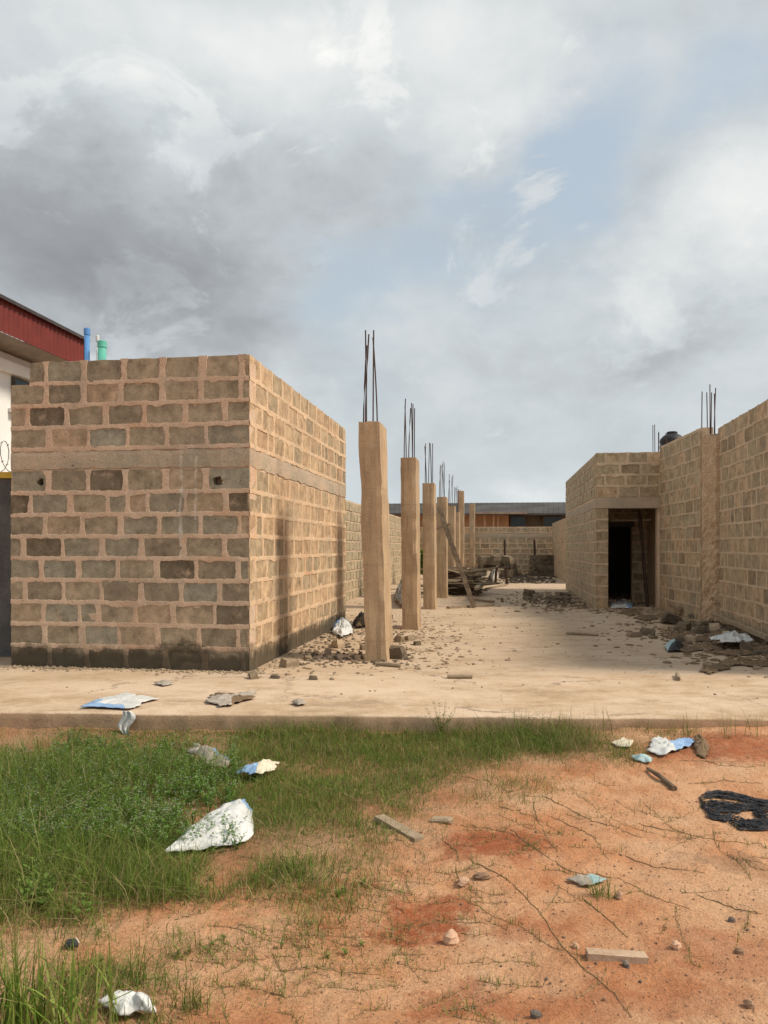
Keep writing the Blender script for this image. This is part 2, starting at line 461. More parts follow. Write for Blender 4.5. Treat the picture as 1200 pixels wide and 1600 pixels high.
creases(M['white_plastic'])
M['blue_plastic'] = plain('blue_woven_plastic', (0.20, 0.33, 0.55), (0.30, 0.45, 0.66), 8, 0.5, 140, 0.3, 0.003, 0.1)
M['cream_plastic'] = plain('cream_plastic', (0.62, 0.56, 0.42), (0.72, 0.66, 0.52), 12, 0.6, 120, 0.3)
M['brown_rag'] = plain('brown_rag', (0.13, 0.085, 0.05), (0.22, 0.15, 0.09), 18, 0.95, 90, 0.6)
M['grey_rag'] = plain('grey_rag', (0.30, 0.26, 0.22), (0.45, 0.40, 0.34), 18, 0.9, 90, 0.6)
M['black_plastic'] = plain('black_plastic', (0.015, 0.016, 0.019), (0.045, 0.047, 0.055), 14, 0.55, 120, 0.6, 0.006)
M['teal_plastic'] = plain('teal_plastic', (0.25, 0.40, 0.42), (0.40, 0.50, 0.50), 16, 0.4, 120, 0.3)
M['white_paint'] = plain('white_paint', (0.72, 0.72, 0.70), (0.80, 0.80, 0.78), 1.5, 0.8, 40, 0.1, rnd=0.05, fine=0.08)
M['red_sheet'] = plain('red_sheet', (0.125, 0.020, 0.015), (0.17, 0.028, 0.02), 2.0, 0.5, 40, 0.1, rnd=0.05, fine=0.12)
M['dark_sheet'] = plain('dark_sheet', (0.035, 0.03, 0.032), (0.07, 0.06, 0.06), 3.0, 0.6, 30, 0.2)
M['soffit'] = plain('soffit', (0.20, 0.16, 0.13), (0.28, 0.23, 0.19), 3.0, 0.8, 30, 0.1)
M['ochre'] = plain('ochre_wall', (0.30, 0.19, 0.105), (0.40, 0.255, 0.145), 1.0, 0.9, 30, 0.1)
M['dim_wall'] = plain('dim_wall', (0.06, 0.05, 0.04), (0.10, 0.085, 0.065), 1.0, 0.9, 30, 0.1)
M['roof_grey'] = plain('roof_grey', (0.04, 0.038, 0.036), (0.075, 0.07, 0.066), 0.7, 0.8, 10, 0.2)
M['fence_grey'] = plain('fence_grey', (0.085, 0.085, 0.085), (0.14, 0.135, 0.13), 2.5, 0.95, 35, 0.4)
M['yellow'] = plain('yellow_paint', (0.50, 0.34, 0.04), (0.60, 0.42, 0.08), 4, 0.8, 40, 0.2)
M['blue_pipe'] = plain('blue_pipe', (0.07, 0.20, 0.46), (0.10, 0.26, 0.54), 4, 0.45, 40, 0.05, fine=0.1)
M['green_pipe'] = plain('green_pipe', (0.10, 0.42, 0.34), (0.14, 0.50, 0.41), 4, 0.45, 40, 0.05, fine=0.1)
M['steel'] = plain('grey_steel', (0.30, 0.30, 0.30), (0.40, 0.40, 0.40), 10, 0.5)
M['stem'] = plain('stem', (0.22, 0.17, 0.08), (0.36, 0.23, 0.125), 12, 0.9)
M['gl'] = plain('window_glass', (0.02, 0.035, 0.04), (0.03, 0.05, 0.055), 2, 0.12, 30, 0.0)


def leaf_mat(name):
    m, t, b, pos = new_mat(name)
    a = t.node('ShaderNodeVertexColor'); a.layer_name = 'tint'
    t.set(b.inputs['Base Color'], a.outputs[0]); b.inputs['Roughness'].default_value = 0.65
    tr = t.node('ShaderNodeBsdfTranslucent'); t.set(tr.inputs[0], a.outputs[0])
    mxs = t.node('ShaderNodeMixShader'); mxs.inputs[0].default_value = 0.28
    out = t.n['Material Output']
    t.l.new(b.outputs[0], mxs.inputs[1]); t.l.new(tr.outputs[0], mxs.inputs[2]); t.l.new(mxs.outputs[0], out.inputs[0])
    return m


M['leaf'] = leaf_mat('leaf')


def soil_mat():
    m, t, b, pos = new_mat('sandy_soil')
    x, y, z = t.sep(pos)
    n1 = t.noise(pos, 0.9, 7, 0.62); n2 = t.noise(t.vmath('ADD', pos, (5, 2, 0)), 3.2, 7, 0.65)
    col = t.ramp(t.math('ADD', t.math('MULTIPLY', n1, 0.6), t.math('MULTIPLY', n2, 0.4)),
                 [(0.34, (0.43, 0.155, 0.068)), (0.44, (0.54, 0.255, 0.126)), (0.53, (0.62, 0.350, 0.198)), (0.67, (0.68, 0.45, 0.285))])
    crust = t.noise(t.vmath('ADD', pos, (2, 7, 1)), 22, 6, 0.7)
    wx = t.math('MULTIPLY', t.math('SUBTRACT', t.noise(pos, 5.0, 9, 0.72), 0.5), 0.75)
    wy = t.math('MULTIPLY', t.math('SUBTRACT', t.noise(t.vmath('ADD', pos, (3, 8, 0)), 5.0, 9, 0.72), 0.5), 0.65)
    for (px, py, rx, ry, s) in ((770, 1318, 0.34, 0.22, 1.0), (645, 1450, 0.20, 0.16, 1.0), (690, 1415, 0.16, 0.10, 0.8), (1150, 1165, 0.75, 0.40, 0.9),
                                (1010, 1560, 0.5, 0.14, 0.45), (720, 1570, 0.22, 0.10, 0.6), (560, 1385, 0.12, 0.07, 0.8), (520, 1448, 0.12, 0.05, 0.8), (1130, 1490, 0.3, 0.2, 0.5), (830, 1450, 0.25, 0.12, 0.5)):
        c = gpt(px, py)
        u = t.math('DIVIDE', t.math('SUBTRACT', t.math('ADD', x, wx), c.x), rx)
        v = t.math('DIVIDE', t.math('SUBTRACT', t.math('ADD', y, wy), c.y), ry)
        d = t.math('ADD', t.math('MULTIPLY', u, u), t.math('MULTIPLY', v, v))
        pf = t.math('MULTIPLY', t.smooth(d, 1.4, 0.2), t.math('ADD', 0.72, t.math('MULTIPLY', t.smooth(crust, 0.38, 0.58), 0.28)))
        col = t.mix(t.math('MULTIPLY', pf, 0.95 * s), col, (0.34, 0.098, 0.038))
    # damp brown stain
    c = gpt(1125, 1350)
    u = t.math('DIVIDE', t.math('SUBTRACT', t.math('ADD', x, wx), c.x), 0.2); v = t.math('DIVIDE', t.math('SUBTRACT', t.math('ADD', y, wy), c.y), 0.16)
    d = t.math('ADD', t.math('MULTIPLY', u, u), t.math('MULTIPLY', v, v))
    col = t.mix(t.math('MULTIPLY', t.smooth(d, 1.2, 0.5), 0.5), col, (0.30, 0.17, 0.10))
    # humus under the grass on the left
    hx = t.math('ADD', x, t.math('MULTIPLY', wx, 2.0)); 
    hum = t.math('MULTIPLY', t.smooth(t.math('ADD', hx, t.math('MULTIPLY', y, -0.55)), -1.6, -2.9), t.smooth(y, 3.2, 4.2))
    hum = t.math('MAXIMUM', hum, t.smooth(t.math('ADD', t.math('SUBTRACT', y, t.math('MULTIPLY', t.math('MAXIMUM', x, 0.0), 0.08)), wy), 5.0, 5.8))
    hum = t.math('MULTIPLY', hum, t.smooth(x, 2.4, 1.2))
    col = t.mix(t.math('MULTIPLY', hum, 0.65), col, (0.22, 0.13, 0.07))
    nf = t.noise(pos, 70, 7, 0.75); ng = t.noise(pos, 190, 3, 0.7)
    col = t.mix(0.55, col, t.ramp(nf, [(0.3, (0.42, 0.38, 0.34)), (0.5, (1.0, 1.0, 1.0)), (0.72, (1.45, 1.42, 1.38))]), 'MULTIPLY')
    col = t.mix(0.5, col, t.ramp(ng, [(0.3, (0.6, 0.55, 0.5)), (0.5, (1, 1, 1)), (0.7, (1.35, 1.35, 1.35))]), 'MULTIPLY')
    t.set(b.inputs['Base Color'], col); b.inputs['Roughness'].default_value = 0.97
    hb = t.math('ADD', t.math('MULTIPLY', nf, 1.2), t.math('MULTIPLY', t.noise(pos, 16, 6, 0.65), 2.6))
    bump(t, b, t.math('ADD', hb, t.math('MULTIPLY', ng, 0.4)), 0.8, 0.018)
    return m


def slab_mat():
    m, t, b, pos = new_mat('slab_concrete')
    x, y, z = t.sep(pos)
    sp = t.vmath('MULTIPLY', pos, (0.45, 1.0, 1.0))
    n1 = t.noise(sp, 1.3, 8, 0.65); n2 = t.noise(t.vmath('ADD', pos, (8, 1, 3)), 4.0, 7, 0.7)
    col = t.ramp(t.math('ADD', t.math('MULTIPLY', n1, 0.6), t.math('MULTIPLY', n2, 0.4)),
                 [(0.34, (0.33, 0.22, 0.135)), (0.45, (0.48, 0.35, 0.235)), (0.54, (0.575, 0.44, 0.32)), (0.68, (0.65, 0.525, 0.40))])
    # darker tone near the rooms, lighter towards the edge
    dirt = t.math('MULTIPLY', t.smooth(t.math('ADD', y, t.math('MULTIPLY', t.math('SUBTRACT', n2, 0.5), 3.0)), 7.4, 9.4), 0.45)
    col = t.mix(dirt, col, (0.36, 0.275, 0.185))
    nd = t.noise(t.vmath('ADD', sp, (2, 2, 2)), 2.4, 8, 0.75)
    col = t.mix(t.math('MULTIPLY', t.smooth(nd, 0.52, 0.70), 0.65), col, (0.28, 0.195, 0.125))
    cv = t.node('ShaderNodeTexVoronoi', feature='DISTANCE_TO_EDGE'); cv.inputs['Scale'].default_value = 0.55
    t.set(cv.inputs['Vector'], t.vmath('ADD', pos, t.comb(t.math('MULTIPLY', n2, 0.9), t.math('MULTIPLY', nd, 0.9), 0.0)))
    crack = t.math('MULTIPLY', t.smooth(cv.outputs['Distance'], 0.012, 0.002), t.smooth(n1, 0.42, 0.56))
    col = t.mix(t.math('MULTIPLY', crack, 0.7), col, (0.14, 0.10, 0.07))
    # the cut face of the slab is soil stained
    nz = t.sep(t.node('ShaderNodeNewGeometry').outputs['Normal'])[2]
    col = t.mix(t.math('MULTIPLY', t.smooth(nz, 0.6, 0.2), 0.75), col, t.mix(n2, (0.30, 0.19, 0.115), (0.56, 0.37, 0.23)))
    nf = t.noise(pos, 60, 7, 0.72)
    col = t.mix(0.42, col, t.ramp(nf, [(0.28, (0.4, 0.37, 0.33)), (0.5, (1, 1, 1)), (0.75, (1.35, 1.35, 1.35))]), 'MULTIPLY')
    t.set(b.inputs['Base Color'], col); b.inputs['Roughness'].default_value = 0.95
    bump(t, b, t.math('ADD', nf, t.math('MULTIPLY', n2, 2.0)), 0.45, 0.012)
    return m


# ------------------------------------------------------------------ ground and slab
def axis(fine0, fine1, step, lo, hi):
    f = list(np.arange(fine0, fine1 + 1e-6, step)); a = []; x = fine0; s = step
    while x > lo: s *= 1.35; x -= s; a.append(max(x, lo))
    b = []; x = f[-1]; s = step
    while x < hi: s *= 1.35; x += s; b.append(min(x, hi))
    return np.array(a[::-1] + f + b)


gx = axis(-3.7, 3.7, 0.02, -900, 900); gy = axis(1.9, 6.5, 0.02, -200, 1800)
GX, GY = np.meshgrid(gx, gy)
gv = np.stack([GX, GY, ground_h(GX, GY)], -1).reshape(-1, 3)
link('ground', grid_mesh('ground', gv, len(gx), len(gy), [soil_mat()]), kind='structure')

M['slab'] = slab_mat()
sx = np.concatenate([np.linspace(-14, -5, 20)[:-1], np.arange(-5, 5.5, 0.035), np.linspace(5.5, 16, 20)])
sv = [-0.0, -0.0, 0.004, 0.02] + list(np.arange(0.06, 3.2, 0.05)) + list(np.arange(3.2, 12, 0.25)) + list(np.linspace(12, 40, 30))
rows = []
for k, d in enumerate(sv):
    wob = 0.05 * fbm(sx * 5, sx * 0 + 2.2, 21, 5) + 0.02 * fbm(sx * 0.9, sx * 0 + 5, 25, 2)
    yy = slab_edge(sx) + d + wob * max(0, 1 - d)
    zz = SLAB + 0.010 * fbm(sx * 1.6, yy * 1.6, 31, 4) * (1 if d < 3.2 else 0)
    if k == 0: zz = sx * 0 - 0.15; yy = yy + 0.02
    if k == 1: zz = zz - 0.016
    if k == 2: zz = zz - 0.004
    rows.append(np.stack([sx, yy, zz], -1))
for kk in (0.25, 0.5, 0.75): rows.insert(1, None)
for i, kk in enumerate((0.3, 0.6, 0.85)):
    r = rows[0] * (1 - kk) + rows[4] * kk
    r[:, 1] += 0.016 * fbm(sx * 9, sx * 0 + i * 3.3, 41, 3); rows[1 + i] = r
link('slab', grid_mesh('slab', np.concatenate(rows), len(sx), len(rows), [M['slab']]), kind='structure')

# ------------------------------------------------------------------ blockwork
BW, BH, PITCH, ROW = 0.418, 0.208, 0.468, 0.251
PROUD = 0.006


def ragged(w, h, seed=0, hole=None):
    """one block face, slightly chipped; the mortar strips lap over its rim"""
    rd = random.Random(seed); out = []
    for (x0, z0, x1, z1, n) in ((-w / 2, -h / 2, w / 2, -h / 2, 4), (w / 2, -h / 2, w / 2, h / 2, 3), (w / 2, h / 2, -w / 2, h / 2, 4), (-w / 2, h / 2, -w / 2, -h / 2, 3)):
        for i in range(n):
            t = i / n; out.append((x0 + (x1 - x0) * t + rd.gauss(0, .003), z0 + (z1 - z0) * t + rd.gauss(0, .003)))
    mb = MB(); n = len(out); tx, tz = rd.gauss(0, .004), rd.gauss(0, .006)
    for x, z in out: mb.v.append((x, 0.02, z))
    for x, z in out: mb.v.append((x * .985, tx * x / w + tz * z / h, z * .97))
    for i in range(n):
        j = (i + 1) % n; mb.f.append((i, j, n + j, n + i)); mb.m.append(0)
    if hole is None:
        mb.f.append(tuple(range(n, 2 * n))); mb.m.append(0)
    else:
        hx, hz, hr = hole; b0 = len(mb.v)
        for x, z in out:
            a = math.atan2(z - hz, x - hx); r = hr * rd.uniform(0.75, 1.25); mb.v.append((hx + r * math.cos(a), 0.0, hz + r * math.sin(a)))
        for x, z in out:
            a = math.atan2(z - hz, x - hx); r = hr * rd.uniform(0.75, 1.0); mb.v.append((hx + r * math.cos(a), 0.12, hz + r * math.sin(a)))
        for i in range(n):
            j = (i + 1) % n
            mb.f.append((n + i, n + j, b0 + j, b0 + i)); mb.m.append(0)
            mb.f.append((b0 + i, b0 + j, b0 + n + j, b0 + n + i)); mb.m.append(0)
    return mb


def strip(mb, p0, p1, hw0, hw1, a0, a1, lev, sd, step=0.022, flare=0.0):
    """a smeared joint from p0 to p1 (u,z); hw0/hw1 half widths to its right/left, a0/a1 their raggedness"""
    (u0, z0), (u1, z1) = p0, p1; L = math.hypot(u1 - u0, z1 - z0)
    if L < 0.02: return
    n = max(3, int(L / step)); dx, dz_ = (u1 - u0) / L, (z1 - z0) / L; i0 = len(mb.v)
    for i in range(n + 1):
        t = L * i / n; c = (u0 + dx * t, z0 + dz_ * t)
        na = mnoise.fractal(Vector((t * 14, sd, 1.3)), .8, 2, 3); nb = mnoise.fractal(Vector((t * 14, sd, 7.7)), .8, 2, 3)
        sl = mnoise.noise(Vector((t * 5, sd, 4.4))) - .25
        r = max(.006, hw0 + a0 * .45 * na + a0 * 3.4 * max(0, sl)); l = max(.006, hw1 + a1 * nb)
        if flare:
            fl = flare * (math.exp(-max(0, t - .02) / .022) + math.exp(-max(0, L - t - .02) / .022)); r += fl * (1 + .6 * na); l += fl * (1 + .6 * nb)
        wv = .006 * mnoise.noise(Vector((t * 1.7, sd, 2.2))); c = (c[0] - dz_ * wv, c[1] + dx * wv)
        lv = lev + .003 * mnoise.noise(Vector((t * 11, sd, 9)))
        for off, y in ((-r, .006), (-r + .003, lv * .9), (-r * .3, lv), (l * .3, lv), (l - .003, lv * .9), (l, .006)):
            mb.v.append((c[0] - dz_ * off, y, c[1] + dx * off))
    for i in range(n):
        for k in range(5):
            a = i0 + i * 6 + k; mb.f.append((a, a + 6, a + 7, a + 1)); mb.m.append(0)


FULL = {}; HALF = {}
def block_meshes(mat):
    if mat.name not in FULL:
        FULL[mat.name] = [ragged(.45, .232, seed=100 + i).mesh('block', mat) for i in range(9)]
        HALF[mat.name] = [ragged(.225, .232, seed=200 + i).mesh('block', mat) for i in range(5)]
    return FULL[mat.name], HALF[mat.name]


def face_matrix(org, t):
    t = Vector((t.x, t.y, 0)).normalized(); y = Vector((0, 0, 1)).cross(t)
    m = Matrix.Identity(4)
    for i in range(3): m[i][0] = t[i]; m[i][1] = y[i]; m[i][2] = (0, 0, 1)[i]; m[i][3] = org[i]
    return m


def core(name, parent, org, t, L, z0, z1, mat, thick=0.225, step=0.045, skip=None, cells=None, holes=(), topcut=None, amp=0.006, back=True, recess=0.008):
    """mortar body of a wall; its face has uneven relief"""
    nu = max(2, int(L / step) + 1); nv = max(2, int((z1 - z0) / step) + 1)
    mb = MB(); Mx = face_matrix(org, t)
    seed = random.uniform(0, 90)
    V = {}
    us = [L * i / (nu - 1) for i in range(nu)]; zs = [z0 + (z1 - z0) * j / (nv - 1) for j in range(nv)]
    def top(u):
        base = z1 if topcut is None else topcut(u)
        return base
    for j, z in enumerate(zs):
        for i, u in enumerate(us):
            e = min(u, L - u) / 0.1; e = min(1, e)
            d = amp * e * (mnoise.fractal(Vector((u * 7 + seed, z * 7, seed)), 1.0, 2.0, 3) )
            zz = z
            tp = top(u)
            if z >= tp - 1e-4: zz = tp + 0.012 * mnoise.noise(Vector((u * 6 + seed, 3, 1)))
            uu = u
            if i in (0, nu - 1): uu = u + 0.006 * mnoise.noise(Vector((z * 8, seed, 2)))
            V[i, j] = len(mb.v); mb.v.append((uu, d + recess, zz))
    for j in range(nv - 1):
        for i in range(nu - 1):
            uc, zc_ = (us[i] + us[i + 1]) / 2, (zs[j] + zs[j + 1]) / 2
            if zc_ > top(uc): continue
            if any(abs(uc - hu) < hr and abs(zc_ - hz) < hr for hu, hz, hr in holes): continue
            mb.f.append((V[i, j], V[i + 1, j], V[i + 1, j + 1], V[i, j + 1])); mb.m.append(0)
    # top, back, ends
    nb = len(mb.v)
    for i, u in enumerate(us):
        mb.v.append((us[i], thick, z0)); mb.v.append((us[i], thick, top(u)))
    jt = nv - 1
    def topidx(i):
        tp = top(us[i]); j = next((j for j in range(nv) if zs[j] >= tp - 1e-4), jt); return V[i, j]
    for i in range(nu - 1):
        mb.f.append((topidx(i), topidx(i + 1), nb + 2 * i + 3, nb + 2 * i + 1)); mb.m.append(0)
        if back: mb.f.append((nb + 2 * i + 2, nb + 2 * i, nb + 2 * i + 1, nb + 2 * i + 3)); mb.m.append(0)
    mb.f.append((V[0, 0], V[0, nv - 1], nb + 1, nb)); mb.m.append(0)
    e = nu - 1
    mb.f.append((V[e, nv - 1], V[e, 0], nb + 2 * e, nb + 2 * e + 1)); mb.m.append(0)
    if holes:
        for hu, hz, hr in holes:
            mb.box((hu, 0.16, hz), (hr * 3, 0.05, hr * 3))
    o = mb.build(name, mat, parent, smooth=False); o.matrix_local = Mx
    return o


MORTAR_OF = {}


def lay_blocks(parent, org, t, L, z0, nrows, mat, row=ROW, skip_rows=(), ranges=None, phase=0, joined=None, rnd=random, holes=None, coarse=False, jw=1.0):
    """one object per block (or, with joined, one mesh for a wall too oblique to tell them apart), joints as smeared mortar strips"""
    full, half = block_meshes(mat); Mx = face_matrix(org, t)
    jb = MB() if joined else None
    ms = MB(); made = []; st = .022 if not coarse else .12
    for r in range(nrows):
        if r in skip_rows: continue
        zb = z0 + row * r; zc_ = zb + row / 2
        lo, hi = (0, L) if ranges is None else ranges(r)
        if hi - lo < 0.06: continue
        if r > 0 and not joined: strip(ms, (lo, zb), (hi, zb), .028 * jw, .024 * jw, .022 * jw, .010 * jw, -.0060, rnd.uniform(0, 500), st)
        x = lo - (PITCH / 2 if (r + phase) % 2 else 0.0) + rnd.uniform(-0.05, 0.05) - 0.02
        first = True
        while x < hi - 0.04:
            p = PITCH * rnd.uniform(0.95, 1.05)
            if rnd.random() < 0.04: p *= .52
            a = max(x, lo); b_ = min(x + p, hi)
            if hi - b_ < .07: b_ = hi
            x = b_ if b_ < hi else hi
            w = b_ - a
            if w < 0.04: continue
            u = (a + b_) / 2; z = zc_
            if joined:
                jb.box((u, 0.0, z), (max(.03, w - .05), 0.012, row - .045), jit=0.006); continue
            kj = rnd.uniform(.7, 1.4)
            if not first: strip(ms, (a, zb - .005), (a, zb + row + .005), .029 * jw * kj, .029 * jw * kj, .013 * jw, .013 * jw, -.0048, rnd.uniform(0, 500), st, .016 * jw)
            first = False
            big = w > .28; me = rnd.choice(full if big else half); base = .45 if big else .225
            hl = None
            if holes:
                for (hu, hz, hr) in holes:
                    if a < hu < b_ and abs(hz - z) < row / 2: hl = (hu - u, hz - z, hr)
            if hl: me = ragged(w, row, seed=rnd.randint(0, 999), hole=hl).mesh('block', mat)
            o = link('block', me, parent)
            sc = Matrix.Identity(4) if hl else Matrix.Diagonal((w / base, 1, row / .232, 1))
            o.matrix_local = Mx @ Matrix.Translation((u, rnd.uniform(-.002, .003), z)) @ sc
            made.append(o)
    if joined:
        o = jb.build(joined, mat, parent); o.matrix_local = Mx; o['kind'] = 'stuff'
    else:
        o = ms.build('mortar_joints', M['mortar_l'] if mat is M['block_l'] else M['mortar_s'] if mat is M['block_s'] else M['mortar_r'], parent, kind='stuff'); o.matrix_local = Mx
    return made


def band(name, parent, org, t, L, z, h, mat, proud=0.006, step=0.05, thick=0.04):
    nu = int(L / step) + 2; mb = MB(); sd = random.uniform(0, 50)
    prof = [(0.02, 0), (-proud * .6, 0.012), (-proud, .08), (-proud, .16), (-proud * .5, h - .012), (0.02, h)]
    for i in range(nu):
        u = L * i / (nu - 1)
        for k, (y, zz) in enumerate(prof):
            jz = 0.022 * mnoise.fractal(Vector((u * 5, k // 3, sd)), 1, 2, 3) * (1 if k in (0, 1, 4, 5) else 0.3)
            mb.v.append((u, y + 0.003 * mnoise.noise(Vector((u * 9, zz * 9, sd))), z + zz + jz))
    n = len(prof)
    for i in range(nu - 1):
        for k in range(n - 1):
            a = i * n + k; mb.f.append((a, a + n, a + n + 1, a + 1)); mb.m.append(0)
    for e in (0, (nu - 1) * n):
        mb.f.append(tuple(e + k for k in (range(n) if e == 0 else reversed(range(n))))); mb.m.append(0)
    o = mb.build(name, mat, parent); o.matrix_local = face_matrix(org, t); return o


TH = 0.225
# ---- left roofless room
LBW, LBL = 2.87, 5.5
lb = thing('block_building', (0, 0, 0), 'roofless sandcrete block room with two round holes in its front wall', 'building')
FL = LB_C - U_RT * LBW                                     # front left corner
ztop = SLAB + 14 * ROW
fl0 = Vector((FL.x, FL.y, 0)); lc0 = Vector((LB_C.x, LB_C.y, 0))
cut = lambda u: ztop - ROW if u < 0.235 else ztop
HB = [(0.372, SLAB + 8.48 * ROW, 0.046), (2.50, SLAB + 8.45 * ROW, 0.054)]
core('mortar_wall', lb, fl0, U_RT, LBW, SLAB - 0.02, ztop, M['mortar_l'], topcut=cut, holes=[(a, b, c + 0.02) for a, b, c in HB])
core('mortar_wall', lb, lc0 + U_IN * TH, U_IN, LBL - TH, SLAB - 0.02, ztop, M['mortar_l'])
# cap of the front wall's end so that the corner closes
mb = MB(); mb.quad([(0, 0, SLAB - .02), (TH + .001, 0, SLAB - .02), (TH + .001, 0, ztop + .004), (0, 0, ztop + .004)])
o = mb.build('mortar_wall', M['mortar_l'], lb); o.matrix_local = face_matrix(lc0, U_IN)
bl = FL + U_IN * LBL; br = LB_C + U_IN * LBL
core('mortar_wall', lb, Vector((bl.x, bl.y, 0)), -U_IN, LBL - TH, SLAB - 0.02, ztop - ROW, M['mortar_l'], step=0.25)
core('mortar_wall', lb, Vector((br.x, br.y, 0)) - U_RT * TH, -U_RT, LBW - 2 * TH, SLAB - 0.02, ztop, M['mortar_l'], step=0.25)
lay_blocks(lb, fl0, U_RT, LBW, SLAB, 14, M['block_l'], skip_rows=(9,), holes=HB, ranges=lambda r: (0.235, LBW) if r == 13 else (0, LBW))
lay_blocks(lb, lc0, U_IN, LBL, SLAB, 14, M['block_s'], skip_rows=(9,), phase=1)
band('band_beam', lb, fl0, U_RT, LBW + 0.003, SLAB + 9 * ROW + 0.01, ROW - 0.03, M['band_l'])
band('band_beam', lb, lc0, U_IN, LBL, SLAB + 9 * ROW + 0.01, ROW - 0.03, M['band_l'])

# ---- right room with the doorway
RC = Vector((4.81, 17.4, 0)); RW, RL = 1.37, 7.7
rb = thing('block_building', (0, 0, 0), 'block room with open dark doorway under a concrete lintel', 'building')
zt2 = SLAB + 14 * ROW
J0, J1, ZD = 0.26, 1.33, SLAB + 9 * ROW
core('mortar_wall', rb, RC, U_RT, J0, SLAB - .02, ZD, M['mortar_r'])
core('mortar_wall', rb, RC + U_RT * J1, U_RT, RW - J1 + 0.1, SLAB - .02, ZD, M['mortar_r'])
core('mortar_wall', rb, RC, U_RT, RW + 0.1, ZD + ROW, zt2, M['mortar_r'])
core('mortar_wall', rb, RC + U_IN * RL, -U_IN, RL - TH - 0.002, SLAB - .02, zt2, M['mortar_r'], step=0.12)
mb = MB(); mb.quad([(0, 0, SLAB - .02), (TH, 0, SLAB - .02), (TH, 0, zt2), (0, 0, zt2)])
o = mb.build('mortar_wall', M['mortar_r'], rb); o.matrix_local = face_matrix(RC + U_IN * TH, -U_IN)
core('mortar_wall', rb, RC + U_IN * RL + U_RT * 3.0, -U_RT, 3.0 - TH, SLAB - .02, zt2, M['mortar_r'], step=0.25)
mb = MB(); mb.box((RW / 2 + 0.02, TH / 2 - .004, ZD + ROW / 2), (RW + 0.1, TH + .008, ROW - .004), jit=0.004)
o = mb.build('lintel', M['band'], rb); o.matrix_local = face_matrix(RC, U_RT)
lay_blocks(rb, RC, U_RT, J0, SLAB, 9, M['block_r'], ranges=lambda r: (0.0, J0))
for o in lay_blocks(rb, RC, U_RT, RW, SLAB + 10 * ROW, 4, M['block_r']):
    u_ = (o.matrix_local.translation - RC).dot(U_RT); zr = (o.matrix_local.translation.z - SLAB) / ROW
    if (zr > 13 and u_ < .3) or (12 < zr < 13 and (u_ < .5 or u_ > 1.0)): o.material_slots[0].link = 'OBJECT'; o.material_slots[0].material = M['soot']
lay_blocks(rb, RC + U_IN * RL, -U_IN, RL, SLAB, 14, M['block_r'], skip_rows=(9,), joined='blocks')
band('band_beam', rb, RC + U_IN * RL, -U_IN, RL - .01, SLAB + 9 * ROW, ROW - .03, M['band'])
mb = MB(); mb.box((RW / 2 + .55, 1.35, ZD + ROW * 1.6), (RW + 1.1, 2.3, .12))  # added ceiling, out of view: keeps skylight off the inner wall
o = mb.build('inner_shade_slab', M['dim_wall'], rb); o.matrix_local = face_matrix(RC, U_RT)
mb = MB(); mb.box((RW + .62, 1.25, (ZD + ROW + SLAB) / 2), (.9, 2.0, ZD + ROW - SLAB))  # added side wall, blocks skylight coming in from the right
o = mb.build('added_inner_wall', M['mortar_r'], rb); o.matrix_local = face_matrix(RC, U_RT)
# inner cross wall with an inner doorway into a roofed dark store
PI_ = RC + U_IN * 2.3 + U_RT * TH
core('mortar_wall', rb, PI_ + U_RT * 0.95, U_RT, 1.2, SLAB - .02, SLAB + 13 * ROW, M['mortar_r'])
lay_blocks(rb, PI_ + U_RT * 0.95, U_RT, 1.2, SLAB, 13, M['block_r'])
core('mortar_wall', rb, PI_, U_RT, 0.945, SLAB + 8 * ROW, SLAB + 13 * ROW, M['mortar_r'])
lay_blocks(rb, PI_, U_RT, 0.94, SLAB + 8 * ROW, 5, M['block_r'])
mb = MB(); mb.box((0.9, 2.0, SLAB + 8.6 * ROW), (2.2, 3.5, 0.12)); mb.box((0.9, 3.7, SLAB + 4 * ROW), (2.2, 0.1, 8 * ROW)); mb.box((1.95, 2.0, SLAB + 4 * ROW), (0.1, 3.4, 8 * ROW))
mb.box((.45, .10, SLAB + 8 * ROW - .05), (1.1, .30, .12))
o = mb.build('inner_shade_slab', M['dim_wall'], rb); o.matrix_local = face_matrix(PI_, U_RT)

# ---- right boundary wall: far length, cast pillar, near length
rw = thing('block_wall', (0, 0, 0), 'long sandcrete block wall at right with a rough cast pillar', 'wall')
A0 = Vector((6.165, 17.16, 0)); A1 = Vector((5.95, 14.42, 0)); B0 = Vector((6.17, 14.20, 0)); B1 = Vector((5.14, 8.05, 0))
RR = 0.2555
zA = SLAB + 14.2 * RR; zB = SLAB + 14 * RR
tA = (A1 - A0); LA = tA.length; tA.normalize(); tB = (B1 - B0); LB_ = tB.length; tB.normalize()
core('mortar_wall', rw, A0, tA, LA, SLAB - .02, zA, M['mortar_r'])
core('mortar_wall', rw, B0, tB, LB_, SLAB - .02, zB, M['mortar_r'])
